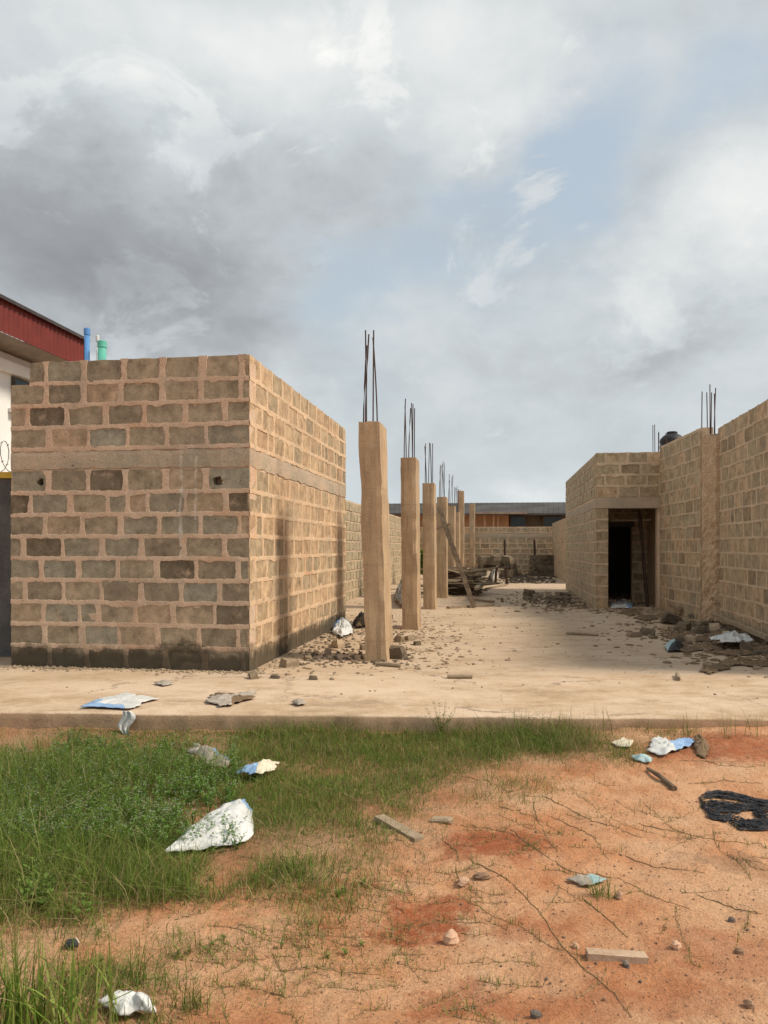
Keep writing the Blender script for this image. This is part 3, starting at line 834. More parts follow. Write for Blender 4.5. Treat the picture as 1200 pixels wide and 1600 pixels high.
# (block faces are outward: the wall is seen from its left side)
lay_blocks(rw, A0, tA, LA, SLAB, 14, M['block_r'], row=RR, jw=.72)
lay_blocks(rw, B0, tB, LB_, SLAB, 14, M['block_r'], row=RR, phase=1, jw=.72)
PA = A1 - tA * 0.05; PB = B0 + tB * 0.16; tP = PB - PA; LP_ = tP.length
mb = MB(); n = 44; npf = 8
for j in range(n):
    z = SLAB - .02 + (zB - 0.12 - SLAB) * j / (n - 1)
    for k in range(npf):
        f = k / (npf - 1); rgh = 0.016 if z < 2.1 else 0.005
        y = .05 if k in (0, npf - 1) else -.028
        mb.v.append((LP_ * f + random.gauss(0, rgh * .5) * (0 < k < npf - 1), y + random.gauss(0, rgh), z + random.gauss(0, .008)))
for j in range(n - 1):
    for k in range(npf - 1):
        a = j * npf + k; mb.f.append((a, a + 1, a + npf + 1, a + npf)); mb.m.append(0)
o = mb.build('pillar', M['rough_pillar'], rw); o.matrix_local = face_matrix(PA, tP)
mb = MB(); mb.box((LP_ / 2, .16, (zB - .1 + SLAB) / 2), (LP_ - .02, .24, zB - .1 - SLAB))
o = mb.build('pillar_core', M['band'], rw); o.matrix_local = face_matrix(PA, tP)


def rebars(parent, spots, z0, hgt, lean=0.03, r=0.009, rd=random):
    for (x, y) in spots:
        h = hgt * rd.uniform(0.86, 1.06); lx, ly = rd.gauss(0, lean), rd.gauss(0, lean)
        pts = [Vector((x + lx * (k / 4) ** 1.5, y + ly * (k / 4) ** 1.5, z0 + h * k / 4)) for k in range(5)]
        mb = MB(); mb.tube(pts, r, 6); mb.build('rebar', M['rebar'], parent)


pc = A1 + Vector((0.06, -0.10, 0))
rebars(rw, [(pc.x - .02, pc.y + .16), (pc.x + .08, pc.y + .14), (pc.x + .11, pc.y + .05), (pc.x + .14, pc.y - .02), (pc.x + .10, pc.y - .14), (pc.x + .02, pc.y - .12)], zB - 0.1, 0.86, 0.015)

# ---- columns
def column(D, X, hgt, bars, barh, lean=(0, 0), w=0.27, dep=0.55, label='', twist=0.0, step=0.06):
    t = thing('concrete_column', (X, D, SLAB), label, 'column', 'row of bare concrete columns', -R(8.3) + twist)
    nz = int(hgt / step) + 1; mb = MB(); sd = random.uniform(0, 99)
    ring = []
    nx, ny = 4, 6
    for i in range(nx): ring.append((-w / 2 + w * i / nx, 0))
    for i in range(ny): ring.append((w / 2, dep * i / ny))
    for i in range(nx): ring.append((w / 2 - w * i / nx, dep))
    for i in range(ny): ring.append((-w / 2, dep - dep * i / ny))
    nr = len(ring)
    for j in range(nz):
        f = j / (nz - 1); z = hgt * f - (0.02 if j == 0 else 0)
        k = 1.0 + (0.08 * max(0, 1 - z / 0.12))
        for (x, y) in ring:
            q = Vector((x * 6, y * 6, z * 2.2 + sd))
            d = 0.009 * mnoise.fractal(q, 1, 2, 3); d2 = 0.009 * mnoise.fractal(q + Vector((7, 7, 7)), 1, 2, 3)
            if abs(abs(x) - w / 2) < 1e-4 and (y < 1e-4 or y > dep - 1e-4):      # chipped arrises
                cc = 0.006 + .035 * max(0, mnoise.noise(Vector((x * 9, z * 4.1, sd))) - .15); d -= math.copysign(cc, x); d2 += cc if y < 1e-4 else -cc
            zz = z + (0.012 * mnoise.noise(q * 2) if j == nz - 1 else 0)
            mb.v.append((x * k + d + lean[0] * f, y + d2 + lean[1] * f, zz))
    for j in range(nz - 1):
        for i in range(nr):
            a = j * nr + i; b_ = j * nr + (i + 1) % nr
            mb.f.append((a, b_, b_ + nr, a + nr)); mb.m.append(0)
    mb.f.append(tuple((nz - 1) * nr + i for i in range(nr))); mb.m.append(0)
    mb.build('shaft', M['column'], t)
    rebars(t, [(x + lean[0], y + lean[1]) for x, y in bars], hgt - 0.08, barh)
    return t


B6 = [(-.07, .05), (-.055, .24), (.0, .10), (.045, .30), (.07, .07), (.08, .26)]
cols = [
    (9.28, -0.10, 2.90, [(-.075, .05), (-.055, .16), (.045, .05), (.080, .17), (-.06, .10)], 1.18, (-0.085, 0.0), 'nearest and tallest bare concrete column, leaning slightly beside the block room'),
    (12.85, 0.43, 2.88, B6, 1.02, (-0.03, 0), 'second bare concrete column from the front of the row'),
    (17.05, 1.0, 2.80, B6, 0.98, (-0.02, 0), 'third column from the front, with the plank pile at its foot'),
    (20.8, 1.56, 2.74, B6[:5], 1.05, (0, 0), 'fourth column from the front, just behind the leaning plank'),
    (24.5, 2.12, 2.70, B6[:4], 1.05, (0, 0), 'fifth concrete column of the receding row'),
    (28.0, 2.62, 2.66, B6[:5], 1.0, (0, 0), 'sixth concrete column of the receding row'),
    (33.0, 3.30, 3.80, B6[:2], 0.15, (0, 0), 'far tall concrete column standing above the others near the end wall'),
    (38.0, 4.36, 3.55, [], 0.0, (0, 0), 'thin concrete column at the end wall, last of the row'),
]
for (D, X, h, bars, bh, ln, lab) in cols:
    column(D, X, h, bars, bh, ln, label=lab, dep=0.62 if D < 30 else 0.3, step=0.06 if D < 15 else 0.2)

# ---- rear walls
lw = thing('block_wall', (0, 0, 0), 'low block wall running back behind the column row', 'wall')
P0 = Vector((-1.72, 14.1, 0)); P1 = Vector((1.8, 38.9, 0)); tl = (P1 - P0).normalized(); Ll = (P1 - P0).length
core('mortar_wall', lw, P0, tl, Ll, SLAB - .02, 2.78, M['mortar_r'], step=0.3, amp=0.0)
lay_blocks(lw, P0, tl, Ll, SLAB, 10, M['block_r'], row=0.256, joined='blocks')
ew = thing('block_wall', (0, 0, 0), 'far end wall of blocks closing off the yard', 'wall')
E0 = Vector((1.8, 39.0, 0)); Lw = 6.6; zE = 2.60
core('mortar_wall', ew, E0, U_RT, Lw, SLAB - .02, zE, M['mortar_r'], step=0.2, amp=0.003)
lay_blocks(ew, E0, U_RT, Lw, SLAB, 9, M['block_r'], row=0.262, skip_rows=(7,), coarse=True)
band('band_beam', ew, E0, U_RT, Lw, SLAB + 7 * .262, .22, M['band'], step=0.2)
sw = thing('block_wall', (0, 0, 0), 'short length of block wall at the far right corner', 'wall')
S0 = Vector((8.30, 37.9, 0)); tS = Vector((-0.1444, -0.9895, 0))
core('mortar_wall', sw, S0, tS, 9.0, SLAB - .02, 2.75, M['mortar_r'], step=0.2, amp=0.003)
lay_blocks(sw, S0, tS, 9.0, SLAB, 10, M['block_r'], row=0.255, joined='blocks')
for px, lab in ((782, 'rusty steel post in front of the end wall, left one'), (827, 'rusty steel post in front of the end wall, middle one'), (861, 'dark steel post near the right end of the end wall')):
    b = spt(px, 898) - Vector((0, 1.3, 0)); mb = MB()
    mb.tube([(0, 0, -0.02), (0.02, 0, 1.0), (0, 0, 1.75)], 0.055, 6)
    o = mb.build('steel_post', M['rebar'], None, label=lab, cat='post', group='posts at the end wall'); o.location = b

# ---- far house behind the end wall
fh = thing('far_house', (0, 0, 0), 'low ochre house with dark sheet roof behind the end wall', 'house')
DH = 52.0
def fbox(name, px0, px1, py0, py1, D, dep, mat):
    a = at(px0, py1, D); b = at(px1, py0, D)
    mb = MB(); mb.box(((a.x + b.x) / 2, D + dep / 2, (a.z + b.z) / 2), (abs(b.x - a.x), dep, abs(b.z - a.z)))
    return mb.build(name, mat, fh)
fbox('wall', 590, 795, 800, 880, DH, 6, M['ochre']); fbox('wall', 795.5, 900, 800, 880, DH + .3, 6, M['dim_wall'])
mb = MB()
a = at(585, 802, DH - 1.2); b = at(905, 802, DH - 1.2); c = at(905, 784.5, DH + 3.5); d = at(585, 787, DH + 3.5)
mb.quad([a, b, c, d]); mb.quad([a + Vector((0, 0, -.12)), b + Vector((0, 0, -.12)), b, a]); mb.quad([d, c, c + Vector((0, 6, -1.5)), d + Vector((0, 6, -1.5))])
nrib = 40
for i in range(nrib):
    f = i / nrib; p = a.lerp(b, f); q = d.lerp(c, f); mb.tube([p + Vector((0, 0, .0)), q + Vector((0, 0, .0))], 0.025, 4)
mb.build('roof', M['roof_grey'], fh)
fbox('fascia', 735, 824, 799.5, 803, DH - 1.25, .08, M['soffit'])
for (a_, b_) in ((797, 822), (848, 880)):
    w = fbox('window', a_, b_, 806, 823, DH - .02, .05, M['dim_wall'])
    p = MB(); q0 = at(a_ + 2, 822, DH - .06); q1 = at(b_ - 2, 807.5, DH - .06)
    p.quad([(q0.x, q0.y, q0.z), (q1.x, q0.y, q0.z), (q1.x, q0.y, q1.z), (q0.x, q0.y, q1.z)]); p.build('pane', M['gl'], w)
for px in (756, 770, 777):
    fbox('veranda_post', px, px + 2.5, 803, 880, DH - .8, .12, M['ochre'])

# ---- white two-storey house on the left
wh = thing('white_house', (0, 0, 0), 'white house with red corrugated roof fascia behind the left room', 'house')
def hp(s, off, z):   # s metres along the eave from the near end, off metres back from the fascia
    p = Vector((-8.75, 13.6, 0)) + Vector((0.1444, 0.9895, 0)) * s + Vector((-0.9895, 0.1444, 0)) * off
    return Vector((p.x, p.y, z))
ZT, ZF = EYE + 5.42, EYE + 4.68; SE = 6.5
mb = MB(); n = 150
for i in range(n + 1):
    s = SE * i / n; w = 0.022 if (i // 2) % 2 else 0.0
    mb.v.append(tuple(hp(s, w, ZF))); mb.v.append(tuple(hp(s, w, ZT)))
for i in range(n): mb.f.append((2 * i, 2 * i + 2, 2 * i + 3, 2 * i + 1)); mb.m.append(0)
mb.quad([hp(SE, 0, ZF), hp(SE, 7, ZF), hp(SE, 7, ZT), hp(SE, 0, ZT)])
mb.build('fascia', M['red_sheet'], wh)
mb = MB(); mb.quad([hp(-.1, -.1, ZT + .02), hp(SE + .1, -.1, ZT + .02), hp(SE + .1, 4, ZT + 1.0), hp(-.1, 4, ZT + 1.0)])
mb.quad([hp(-.1, -.1, ZT - .06), hp(SE + .1, -.1, ZT - .06), hp(SE + .1, -.1, ZT + .02), hp(-.1, -.1, ZT + .02)])
mb.build('roof', M['dark_sheet'], wh)
mb = MB(); mb.quad([hp(-.1, .03, ZF), hp(SE, .03, ZF), hp(SE, 1.2, ZF - .02), hp(-.1, 1.2, ZF - .02)]); mb.build('soffit', M['soffit'], wh)
rotw = Matrix.Rotation(-R(8.3), 3, 'Z')
def wbox(name, s0, s1, o0, o1, z0, z1, mat):
    mb = MB(); c = hp((s0 + s1) / 2, (o0 + o1) / 2, (z0 + z1) / 2); mb.box(c, (abs(o1 - o0), abs(s1 - s0), z1 - z0), rotw); return mb.build(name, mat, wh)
wbox('wall', -1, SE - .5, 1.0, 7, 0, ZF - .03, M['white_paint'])
wbox('cornice', -1, SE - .3, 0.82, 0.99, ZF - .50, ZF - .25, M['white_paint'])
for (s0, s1) in ((3.05, 3.85), (4.9, 5.6)):
    w = wbox('window', s0, s1, 0.94, 0.985, 4.95, 5.72, M['dim_wall'])
    mbp = MB(); c = [hp(s0 + .06, .93, 5.0), hp(s1 - .06, .93, 5.0), hp(s1 - .06, .93, 5.67), hp(s0 + .06, .93, 5.67)]; mbp.quad(c); mbp.build('pane', M['gl'], w)
    wbox('sill', s0 - .12, s1 + .12, 0.80, 0.98, 4.84, 4.93, M['white_paint'])

# ---- dark fence with razor wire at the far left
fe = thing('rendered_fence_wall', (0, 0, 0), 'dark rendered fence wall with yellow coping at the left edge', 'fence wall')
mb = MB(); mb.box((-7.3, 9.75, 1.22), (5.4, 0.18, 2.46), jit=0.01); mb.build('wall', M['fence_grey'], fe)
mb = MB(); mb.box((-7.3, 9.74, 2.49), (5.4, 0.24, 0.08), jit=0.008); mb.build('coping', M['yellow'], fe)
mb = MB(); pts = []
for i in range(420):
    a = i / 14 * 2 * math.pi; pts.append((-9.8 + 5.1 * i / 419, 9.75 + .19 * math.cos(a), 2.53 + .20 + .20 * math.sin(a)))
mb.tube(pts, 0.006, 4)
for i in range(0, 420, 3):
    p = Vector(pts[i]); mb.quad([p + Vector((-.025, 0, -.008)), p + Vector((.025, 0, .008)), p + Vector((0, .004, .02))])
mb.build('razor_wire', M['steel'], None, label='coil of razor wire along the dark fence wall', cat='razor wire')

# ---- plastic pipes standing in the left room
def pipe(px, py, D, r, mat, label, capm=None):
    p = at(px, py, D); t = thing('pipe', (p.x, D, SLAB), label, 'pipe', 'pipes standing behind the left room')
    H = p.z - SLAB; mb = MB(); mb.tube([(0, 0, -.01), (0, 0.0, H)], r, 14); mb.build('tube', mat, t, smooth=True)
    mb = MB(); mb.lathe((0, 0, H - .10), [(r + .001, 0), (r + .008, .01), (r + .008, .09), (r * .8, .102)], 14); mb.build('socket', capm or mat, t, smooth=False)
pipe(136, 513, 10.6, 0.036, M['blue_pipe'], 'tall blue plastic pipe rising behind the left room')
pipe(152.5, 524, 10.7, 0.017, M['white_plastic'], 'thin white pipe between the blue and green pipes')
pipe(159.5, 533, 10.6, 0.056, M['green_pipe'], 'thick green plastic pipe rising behind the left room')

# ---- water tank behind the right wall
tk = thing('water_tank', (8.25, 22.0, 3.75), 'black plastic water tank peeking over the right wall', 'tank')
prof = [(.33, 0)]
for i in range(5): prof += [(.34, .04 + i * .17), (.325, .07 + i * .17), (.325, .13 + i * .17), (.34, .16 + i * .17)]
prof += [(.33, .92), (.24, 1.02), (.14, 1.07)]
mb = MB(); mb.lathe((0, 0, 0), prof, 28); mb.build('barrel', M['black_plastic'], tk, smooth=True)
mb = MB(); mb.lathe((0, 0, 1.06), [(.15, 0), (.15, .06), (.12, .08)], 20); mb.build('lid', M['black_plastic'], tk)
ts = MB()
for k in range(14): ts.box((8.25, 22.0, 0.13 + k * .262), (.80 - (k % 2) * .02, .80 - (k % 2) * .02, .258), jit=.008)
ts.build('tank_stand', M['block_r'], None, label='block pier carrying the black water tank behind the wall', cat='pier')

for i, (px, py, D, n) in enumerate(((1024, 668, 19.0, 4), (1037, 672, 19.5, 2))):
    p = at(px, py, D); t = thing('rebar_bundle', (p.x, D, SLAB + 13 * ROW), ['upright starter bars at the corner of the right room', 'two short starter bars beside the water tank'][i], 'rebar')
    rebars(t, [(random.uniform(-.12, .12), random.uniform(-.1, .1)) for _ in range(n)], -0.3, p.z - SLAB - 13 * ROW + .3, 0.01)

# ------------------------------------------------------------------ rubble, planks
def chunk(seed, kind=0):
    rd = random.Random(seed); mb = MB()
    if kind == 0:      # broken block: jittered prism
        pts = [(-.5, -.5), (.5, -.5), (.55, .1), (.5, .5), (-.5, .5)]
        pts = [(x + rd.uniform(-.16, .16), y + rd.uniform(-.16, .16)) for x, y in pts]; n = len(pts)
        for z, k in ((0, 1), (.55, 1.02), (1, .88)):
            for x, y in pts: mb.v.append((x * k + rd.uniform(-.06, .06), y * k + rd.uniform(-.06, .06), z + (rd.uniform(-.14, .14) if z == 1 else 0)))
        for l in range(2):
            for i in range(n):
                a = l * n + i; b_ = l * n + (i + 1) % n; mb.f.append((a, b_, b_ + n, a + n)); mb.m.append(0)
        mb.f.append(tuple(2 * n + i for i in range(n))); mb.m.append(0)
        mb.f.append(tuple(reversed(range(n)))); mb.m.append(0)
    else:              # pebble
        n = 7
        for l, (z, r) in enumerate(((0, .38), (.3, .5), (.7, .42), (.95, .2))):
            for i in range(n):
                t = 2 * math.pi * (i + .3 * l) / n; q = r * rd.uniform(.8, 1.15); mb.v.append((q * math.cos(t), q * math.sin(t), z + rd.uniform(-.06, .06)))
        for l in range(3):
            for i in range(n):
                a = l * n + i; b_ = l * n + (i + 1) % n; mb.f.append((a, b_, b_ + n, a + n)); mb.m.append(0)
        mb.f.append(tuple(3 * n + i for i in range(n))); mb.m.append(0)
        mb.f.append(tuple(reversed(range(n)))); mb.m.append(0)
    return mb


CH = {k: [chunk(300 + i).mesh('chunk', M[k]) for i in range(6)] for k in ('rubble', 'rubble_dark')}
PB = {k: [chunk(400 + i, 1).mesh('stone', M[k]) for i in range(6)] for k in ('stone', 'stone_dark')}


def put(name, me, p, size, label, cat, group, tilt=0.15):
    o = link(name, me, None, label, cat, group)
    o.location = p; o.scale = size; o.rotation_euler = (random.gauss(0, tilt), random.gauss(0, tilt), random.uniform(0, 6.28)); return o


def crumbs(name, label, cat, pts, mat, flat=0.5):
    """countless small fragments: one object"""
    base = [chunk(500 + i, 1) for i in range(5)]
    V = []; Fc = []; off = 0
    for (p, s) in pts:
        b_ = random.choice(base); v = np.array(b_.v); a = random.uniform(0, 6.28); c, sn = math.cos(a), math.sin(a)
        v = v * np.array([s, s * random.uniform(.5, 1), s * flat * random.uniform(.5, 1.2)])
        v = np.stack([v[:, 0] * c - v[:, 1] * sn, v[:, 0] * sn + v[:, 1] * c, v[:, 2]], -1) + np.array([p[0], p[1], p[2] - s * .08])
        V.append(v)
        for f in b_.f:
            if len(f) == 4: Fc.append([i + off for i in f])
            else:
                for k in range(1, len(f) - 1, 2): Fc.append([f[0] + off, f[k] + off, f[k + 1] + off, f[min(k + 2, len(f) - 1)] + off])
        off += len(v)
    me = bpy.data.meshes.new(name); me.from_pydata(np.concatenate(V).tolist(), [], [list(dict.fromkeys(f)) for f in Fc]); me.materials.append(mat); me.update()
    return link(name, me, None, label, cat, None, 'stuff')


# crumbs along wall feet and over the slab
pts = []
for _ in range(520):        # foot of the left room's front
    u = random.uniform(-0.3, LBW + 0.2); d = abs(random.gauss(0, .10)) + .01
    p = fl0 + U_RT * u - U_IN * d; pts.append(((p.x, p.y, SLAB), random.uniform(.008, .05)))
for _ in range(500):        # foot of its side and round the columns
    u = random.uniform(-0.4, 6.0); d = abs(random.gauss(0, .45)) + .02
    p = lc0 + U_IN * u + U_RT * d; pts.append(((p.x, p.y, SLAB), random.uniform(.01, .06)))
for _ in range(340):
    p = Vector((random.gauss(0.35, .55), random.uniform(8.6, 13.5), SLAB)); pts.append((p, random.uniform(.01, .055)))
for _ in range(900):        # foot of the right wall
    f = random.uniform(0, 1.0); q = B0.lerp(B1, f) if random.random() < .65 else A0.lerp(A1, f)
    d = abs(random.gauss(0, .55)) + .03; pts.append(((q.x - d, q.y + .05, SLAB), random.uniform(.015, .09)))
for _ in range(420):        # by the right room's flank
    p = RC + U_IN * random.uniform(-.6, 6) - U_RT * (abs(random.gauss(0, .8)) + .02); pts.append(((p.x, p.y, SLAB), random.uniform(.02, .10)))
for _ in range(1100):        # stray bits
    p = Vector((random.uniform(-3.4, 5.0), random.triangular(6.6, 30, 9), SLAB)); pts.append((p, random.uniform(.006, .03)))
crumbs('debris_crumbs', 'fine rubble and litter crumbs scattered over the slab', 'debris', pts, M['rubble'])
pts = []
for _ in range(900):
    f = random.uniform(.02, .8); q = B0.lerp(B1, f); d = abs(random.gauss(0, .4)) + .05; pts.append(((q.x - d, q.y, SLAB), random.uniform(.02, .11)))
for _ in range(260):
    p = RC + U_IN * random.uniform(0, 4) - U_RT * (abs(random.gauss(0, .7)) + .1); pts.append(((p.x, p.y, SLAB), random.uniform(.02, .12)))
for _ in range(420):
    p = spt(random.uniform(470, 640), random.uniform(985, 1040)); pts.append((p, random.uniform(.01, .07)))
for _ in range(300):
    p = spt(random.uniform(735, 870), random.uniform(898, 912)); pts.append((p, random.uniform(.05, .25)))
crumbs('dark_debris', 'dark dirt and leaf litter lying in heaps on the slab', 'debris', pts, M['rubble_dark'])

pts = []
for _ in range(1500):
    f = random.uniform(-.02, .85); q = B0.lerp(B1, f); d = abs(random.gauss(0, .75)) + .05; pts.append(((q.x - d, q.y, SLAB + .004), random.uniform(.03, .13)))
for _ in range(500):
    p = RC + U_IN * random.uniform(-1.6, 6) - U_RT * (random.gauss(0, .9) - .1); pts.append(((p.x, p.y, SLAB + .004), random.uniform(.03, .16)))
for _ in range(520):
    p = spt(random.uniform(470, 720), random.uniform(960, 1042)); pts.append((p, random.uniform(.02, .09)))
for _ in range(200):
    p = Vector((random.uniform(-1, 4.5), random.uniform(8.2, 26), SLAB + .002)); pts.append((p, random.uniform(.02, .10)))
crumbs('flat_scraps', 'flat dark scraps of sacking and leaf litter strewn on the slab', 'litter', pts, M['brown_rag'], .22)
G_R = 'broken block pieces in the heap along the right wall'
for (px, py, s) in ((1048, 975, .28), (1066, 985, .24), (1035, 983, .17), (1095, 990, .22), (1078, 1002, .20), (1100, 978, .26), (1118, 985, .25), (1138, 1000, .22), (1150, 985, .22), (990, 995, .16), (1010, 992, .22), (1022, 998, .12), (1165, 1018, .2), (1062, 1003, .18), (1085, 966, .2), (1130, 972, .2), (1175, 1000, .2)):
    p = spt(px, py); put('broken_block', random.choice(CH['rubble' if random.random() < .55 else 'rubble_dark']), p - Vector((0, 0, .01)), (s, s * random.uniform(.6, .9), s * random.uniform(.35, .65)), 'chunk of broken block in the rubble along the right wall', 'rubble', G_R)
G_L = 'broken block pieces round the nearest column'
for (px, py, s) in ((527, 1012, .15), (570, 1015, .16), (512, 1022, .10), (623, 1003, .15), (651, 1008, .10), (482, 1030, .10), (452, 1042, .16), (398, 1060, .11), (430, 1060, .09), (490, 1062, .08), (618, 1028, .24), (604, 968, .2), (640, 1000, .12), (588, 1000, .14)):
    p = spt(px, py); put('broken_block', random.choice(CH['rubble' if random.random() < .6 else 'rubble_dark']), p - Vector((0, 0, .01)), (s, s * random.uniform(.6, .9), s * random.uniform(.4, .8)), 'chunk of broken block lying near the foot of the nearest column', 'rubble', G_L)
G_M = 'broken block pieces by the right room'
for i in range(22):
    px, py = random.uniform(822, 900), random.uniform(926, 948); p = spt(px, py); s = random.uniform(.12, .3)
    put('broken_block', random.choice(CH['rubble_dark']), p - Vector((0, 0, .02)), (s, s * .7, s * random.uniform(.3, .6)), 'dark lump of rubble on the slab beside the right room', 'rubble', G_M)
G_E = 'block heap at the end wall'
for i in range(46):
    px = random.uniform(738, 800); D = random.uniform(34, 38); X = (px - 600) / F * D; lay = random.choice((0, 0, 1, 2)) if 752 < px < 798 else 0
    put('old_block', random.choice(CH['rubble_dark']), Vector((X, D, SLAB + lay * .3)), (.5, .3, .36), 'dark weathered block in the heap before the end wall', 'rubble', G_E, .08)
mb = MB()
lowl = thing('low_block_stack', (0, 0, 0), 'low neat stack of dark blocks before the end wall at right', 'blocks')
for r in range(4):
    for i in range(9):
        p = spt(818 + i * 5.3 + (r % 2) * 2, 897); mb = MB(); mb.box((p.x, p.y - 2.6, SLAB + .13 + r * .25), (.42, .3, .23), jit=.012); mb.build('block', M['rubble_dark'], lowl)


def plank(name, p0, p1, w, th, mat, label, group=None, cat='plank', up=Vector((0, 0, 1))):
    p0, p1 = Vector(p0), Vector(p1); d = p1 - p0; L = d.length; d.normalize()
    s = d.cross(up).normalized(); n = s.cross(d).normalized(); mb = MB(); k = 7
    c0 = (p0 + p1) / 2; sd = random.uniform(0, 90)
    for i in range(k):
        t = L * (i / (k - 1) - .5)
        for a, b_ in ((-1, -1), (1, -1), (1, 1), (-1, 1)):
            jt = Vector([random.gauss(0, .02 * th) for _ in range(3)])
            mb.v.append(tuple(d * t + s * (a * w / 2) + n * (b_ * th / 2 + .3 * th * mnoise.noise(Vector((t * 1.5, sd, 0)))) + jt))
    for i in range(k - 1):
        for j in range(4):
            a = i * 4 + j; b_ = i * 4 + (j + 1) % 4; mb.f.append((a, b_, b_ + 4, a + 4)); mb.m.append(0)
    mb.f.append((3, 2, 1, 0)); mb.m.append(0); e = (k - 1) * 4; mb.f.append((e, e + 1, e + 2, e + 3)); mb.m.append(0)
    o = mb.build(name, mat, None, label=label, cat=cat, group=group); o.location = c0; return o


# leaning plank against column 3/4 and the timber pile
foot = spt(741, 950); top_ = at(685, 792, 18.6)
plank('leaning_plank', foot + Vector((0, 0, .02)), top_, .11, .06, M['timber_dark'], 'long dark plank leaning from the timber pile up to a column', up=Vector((0, -1, 0)))
plank('cross_stick', at(681, 826, 17.7), at(702, 819, 17.9), .07, .05, M['timber_dark'], 'short stub of wood nailed near the top of the column', up=Vector((0, 0, 1)))
c = spt(722, 930)
for i in range(46):
    z = SLAB + .05 + .70 * (i / 46) ** 1.1; a = random.gauss(0.15, .6)
    L = random.uniform(.7, 2.0); cx = c.x + random.gauss(-.05, .22) ; cy = c.y + random.gauss(0.6, .5)
    dv = Vector((math.cos(a), math.sin(a), random.gauss(0, .14))) * L / 2; q = Vector((cx, cy, z))
    z0_ = max(0, SLAB + .03 - (q.z - abs(dv.z))); q.z += z0_
    plank('old_plank', q - dv, q + dv, random.uniform(.09, .22), random.uniform(.025, .06), M['timber_dark'] if random.random() < .55 else M['timber'], 'weathered plank lying in the timber pile behind the third column', 'timber pile planks')
for (x0, y0, x1, y1) in ((700, 951, 770, 947), (735, 938, 770, 942), (760, 921, 790, 915), (745, 930, 765, 905), (757, 900, 745, 940)):
    plank('old_plank', spt(x0, y0) + Vector((0, 0, .03)), spt(x1, y1) + Vector((0, 0, .03 + (.3 if abs(y1 - y0) > 20 else 0))), .12, .05, M['timber'], 'weathered board lying at the edge of the timber pile', 'timber pile boards')
for (a, b_, w, lab) in (((1113, 974), (1200, 1012), .07, 'pale pole lying on the rubble along the right wall'),
                        ((1030, 948), (1062, 962), .06, 'pale stick on the slab beside the doorway'),):
    plank('pole', spt(*a) + Vector((0, 0, .16)), spt(*b_) + Vector((0, 0, .14)), w, .06, M['timber'], lab, cat='pole')
for (a, b_, lab) in (((699, 1060), (738, 1060), 'short round stick lying alone on the slab'), ((588, 1040), (626, 1043), 'short stick at the foot of the nearest column'),
                     ((885, 991), (935, 994), 'dark thick stick on the slab in mid yard'), ((1100, 1040), (1118, 1045), 'small twig on the slab at right'), ((1060, 1064), (1058, 1056), 'tiny upright twig on the slab')):
    mb = MB(); p, q = spt(*a), spt(*b_); m_ = (p + q) / 2
    mb.tube([p - m_, (q - p) * .1 + Vector((0, 0, .006)), q - m_], [.022, .024, .02], 8)
    o = mb.build('stick', M['timber'], None, label=lab, cat='stick'); o.location = m_ + Vector((0, 0, .02))
# door pole and stick inside the doorway
pb = RC + U_RT * 1.22 + U_IN * .55; pt = RC + U_RT * 1.10 + U_IN * .9
mb = MB(); mb.tube([(pb.x, pb.y, SLAB), (pt.x, pt.y, SLAB + 2.25)], .04, 8); mb.build('pole', M['rebar'], None, label='dark pole leaning inside the doorway of the right room', cat='pole')
pa = RC + U_RT * .50 + U_IN * .95; pc_ = RC + U_RT * 1.36 + U_IN * .85
mb = MB(); mb.tube([(pa.x, pa.y, SLAB + 2.02), (pc_.x, pc_.y, SLAB + 2.02)], .022, 8); mb.build('stick', M['timber'], None, label='pale stick lying across inside the doorway', cat='stick')


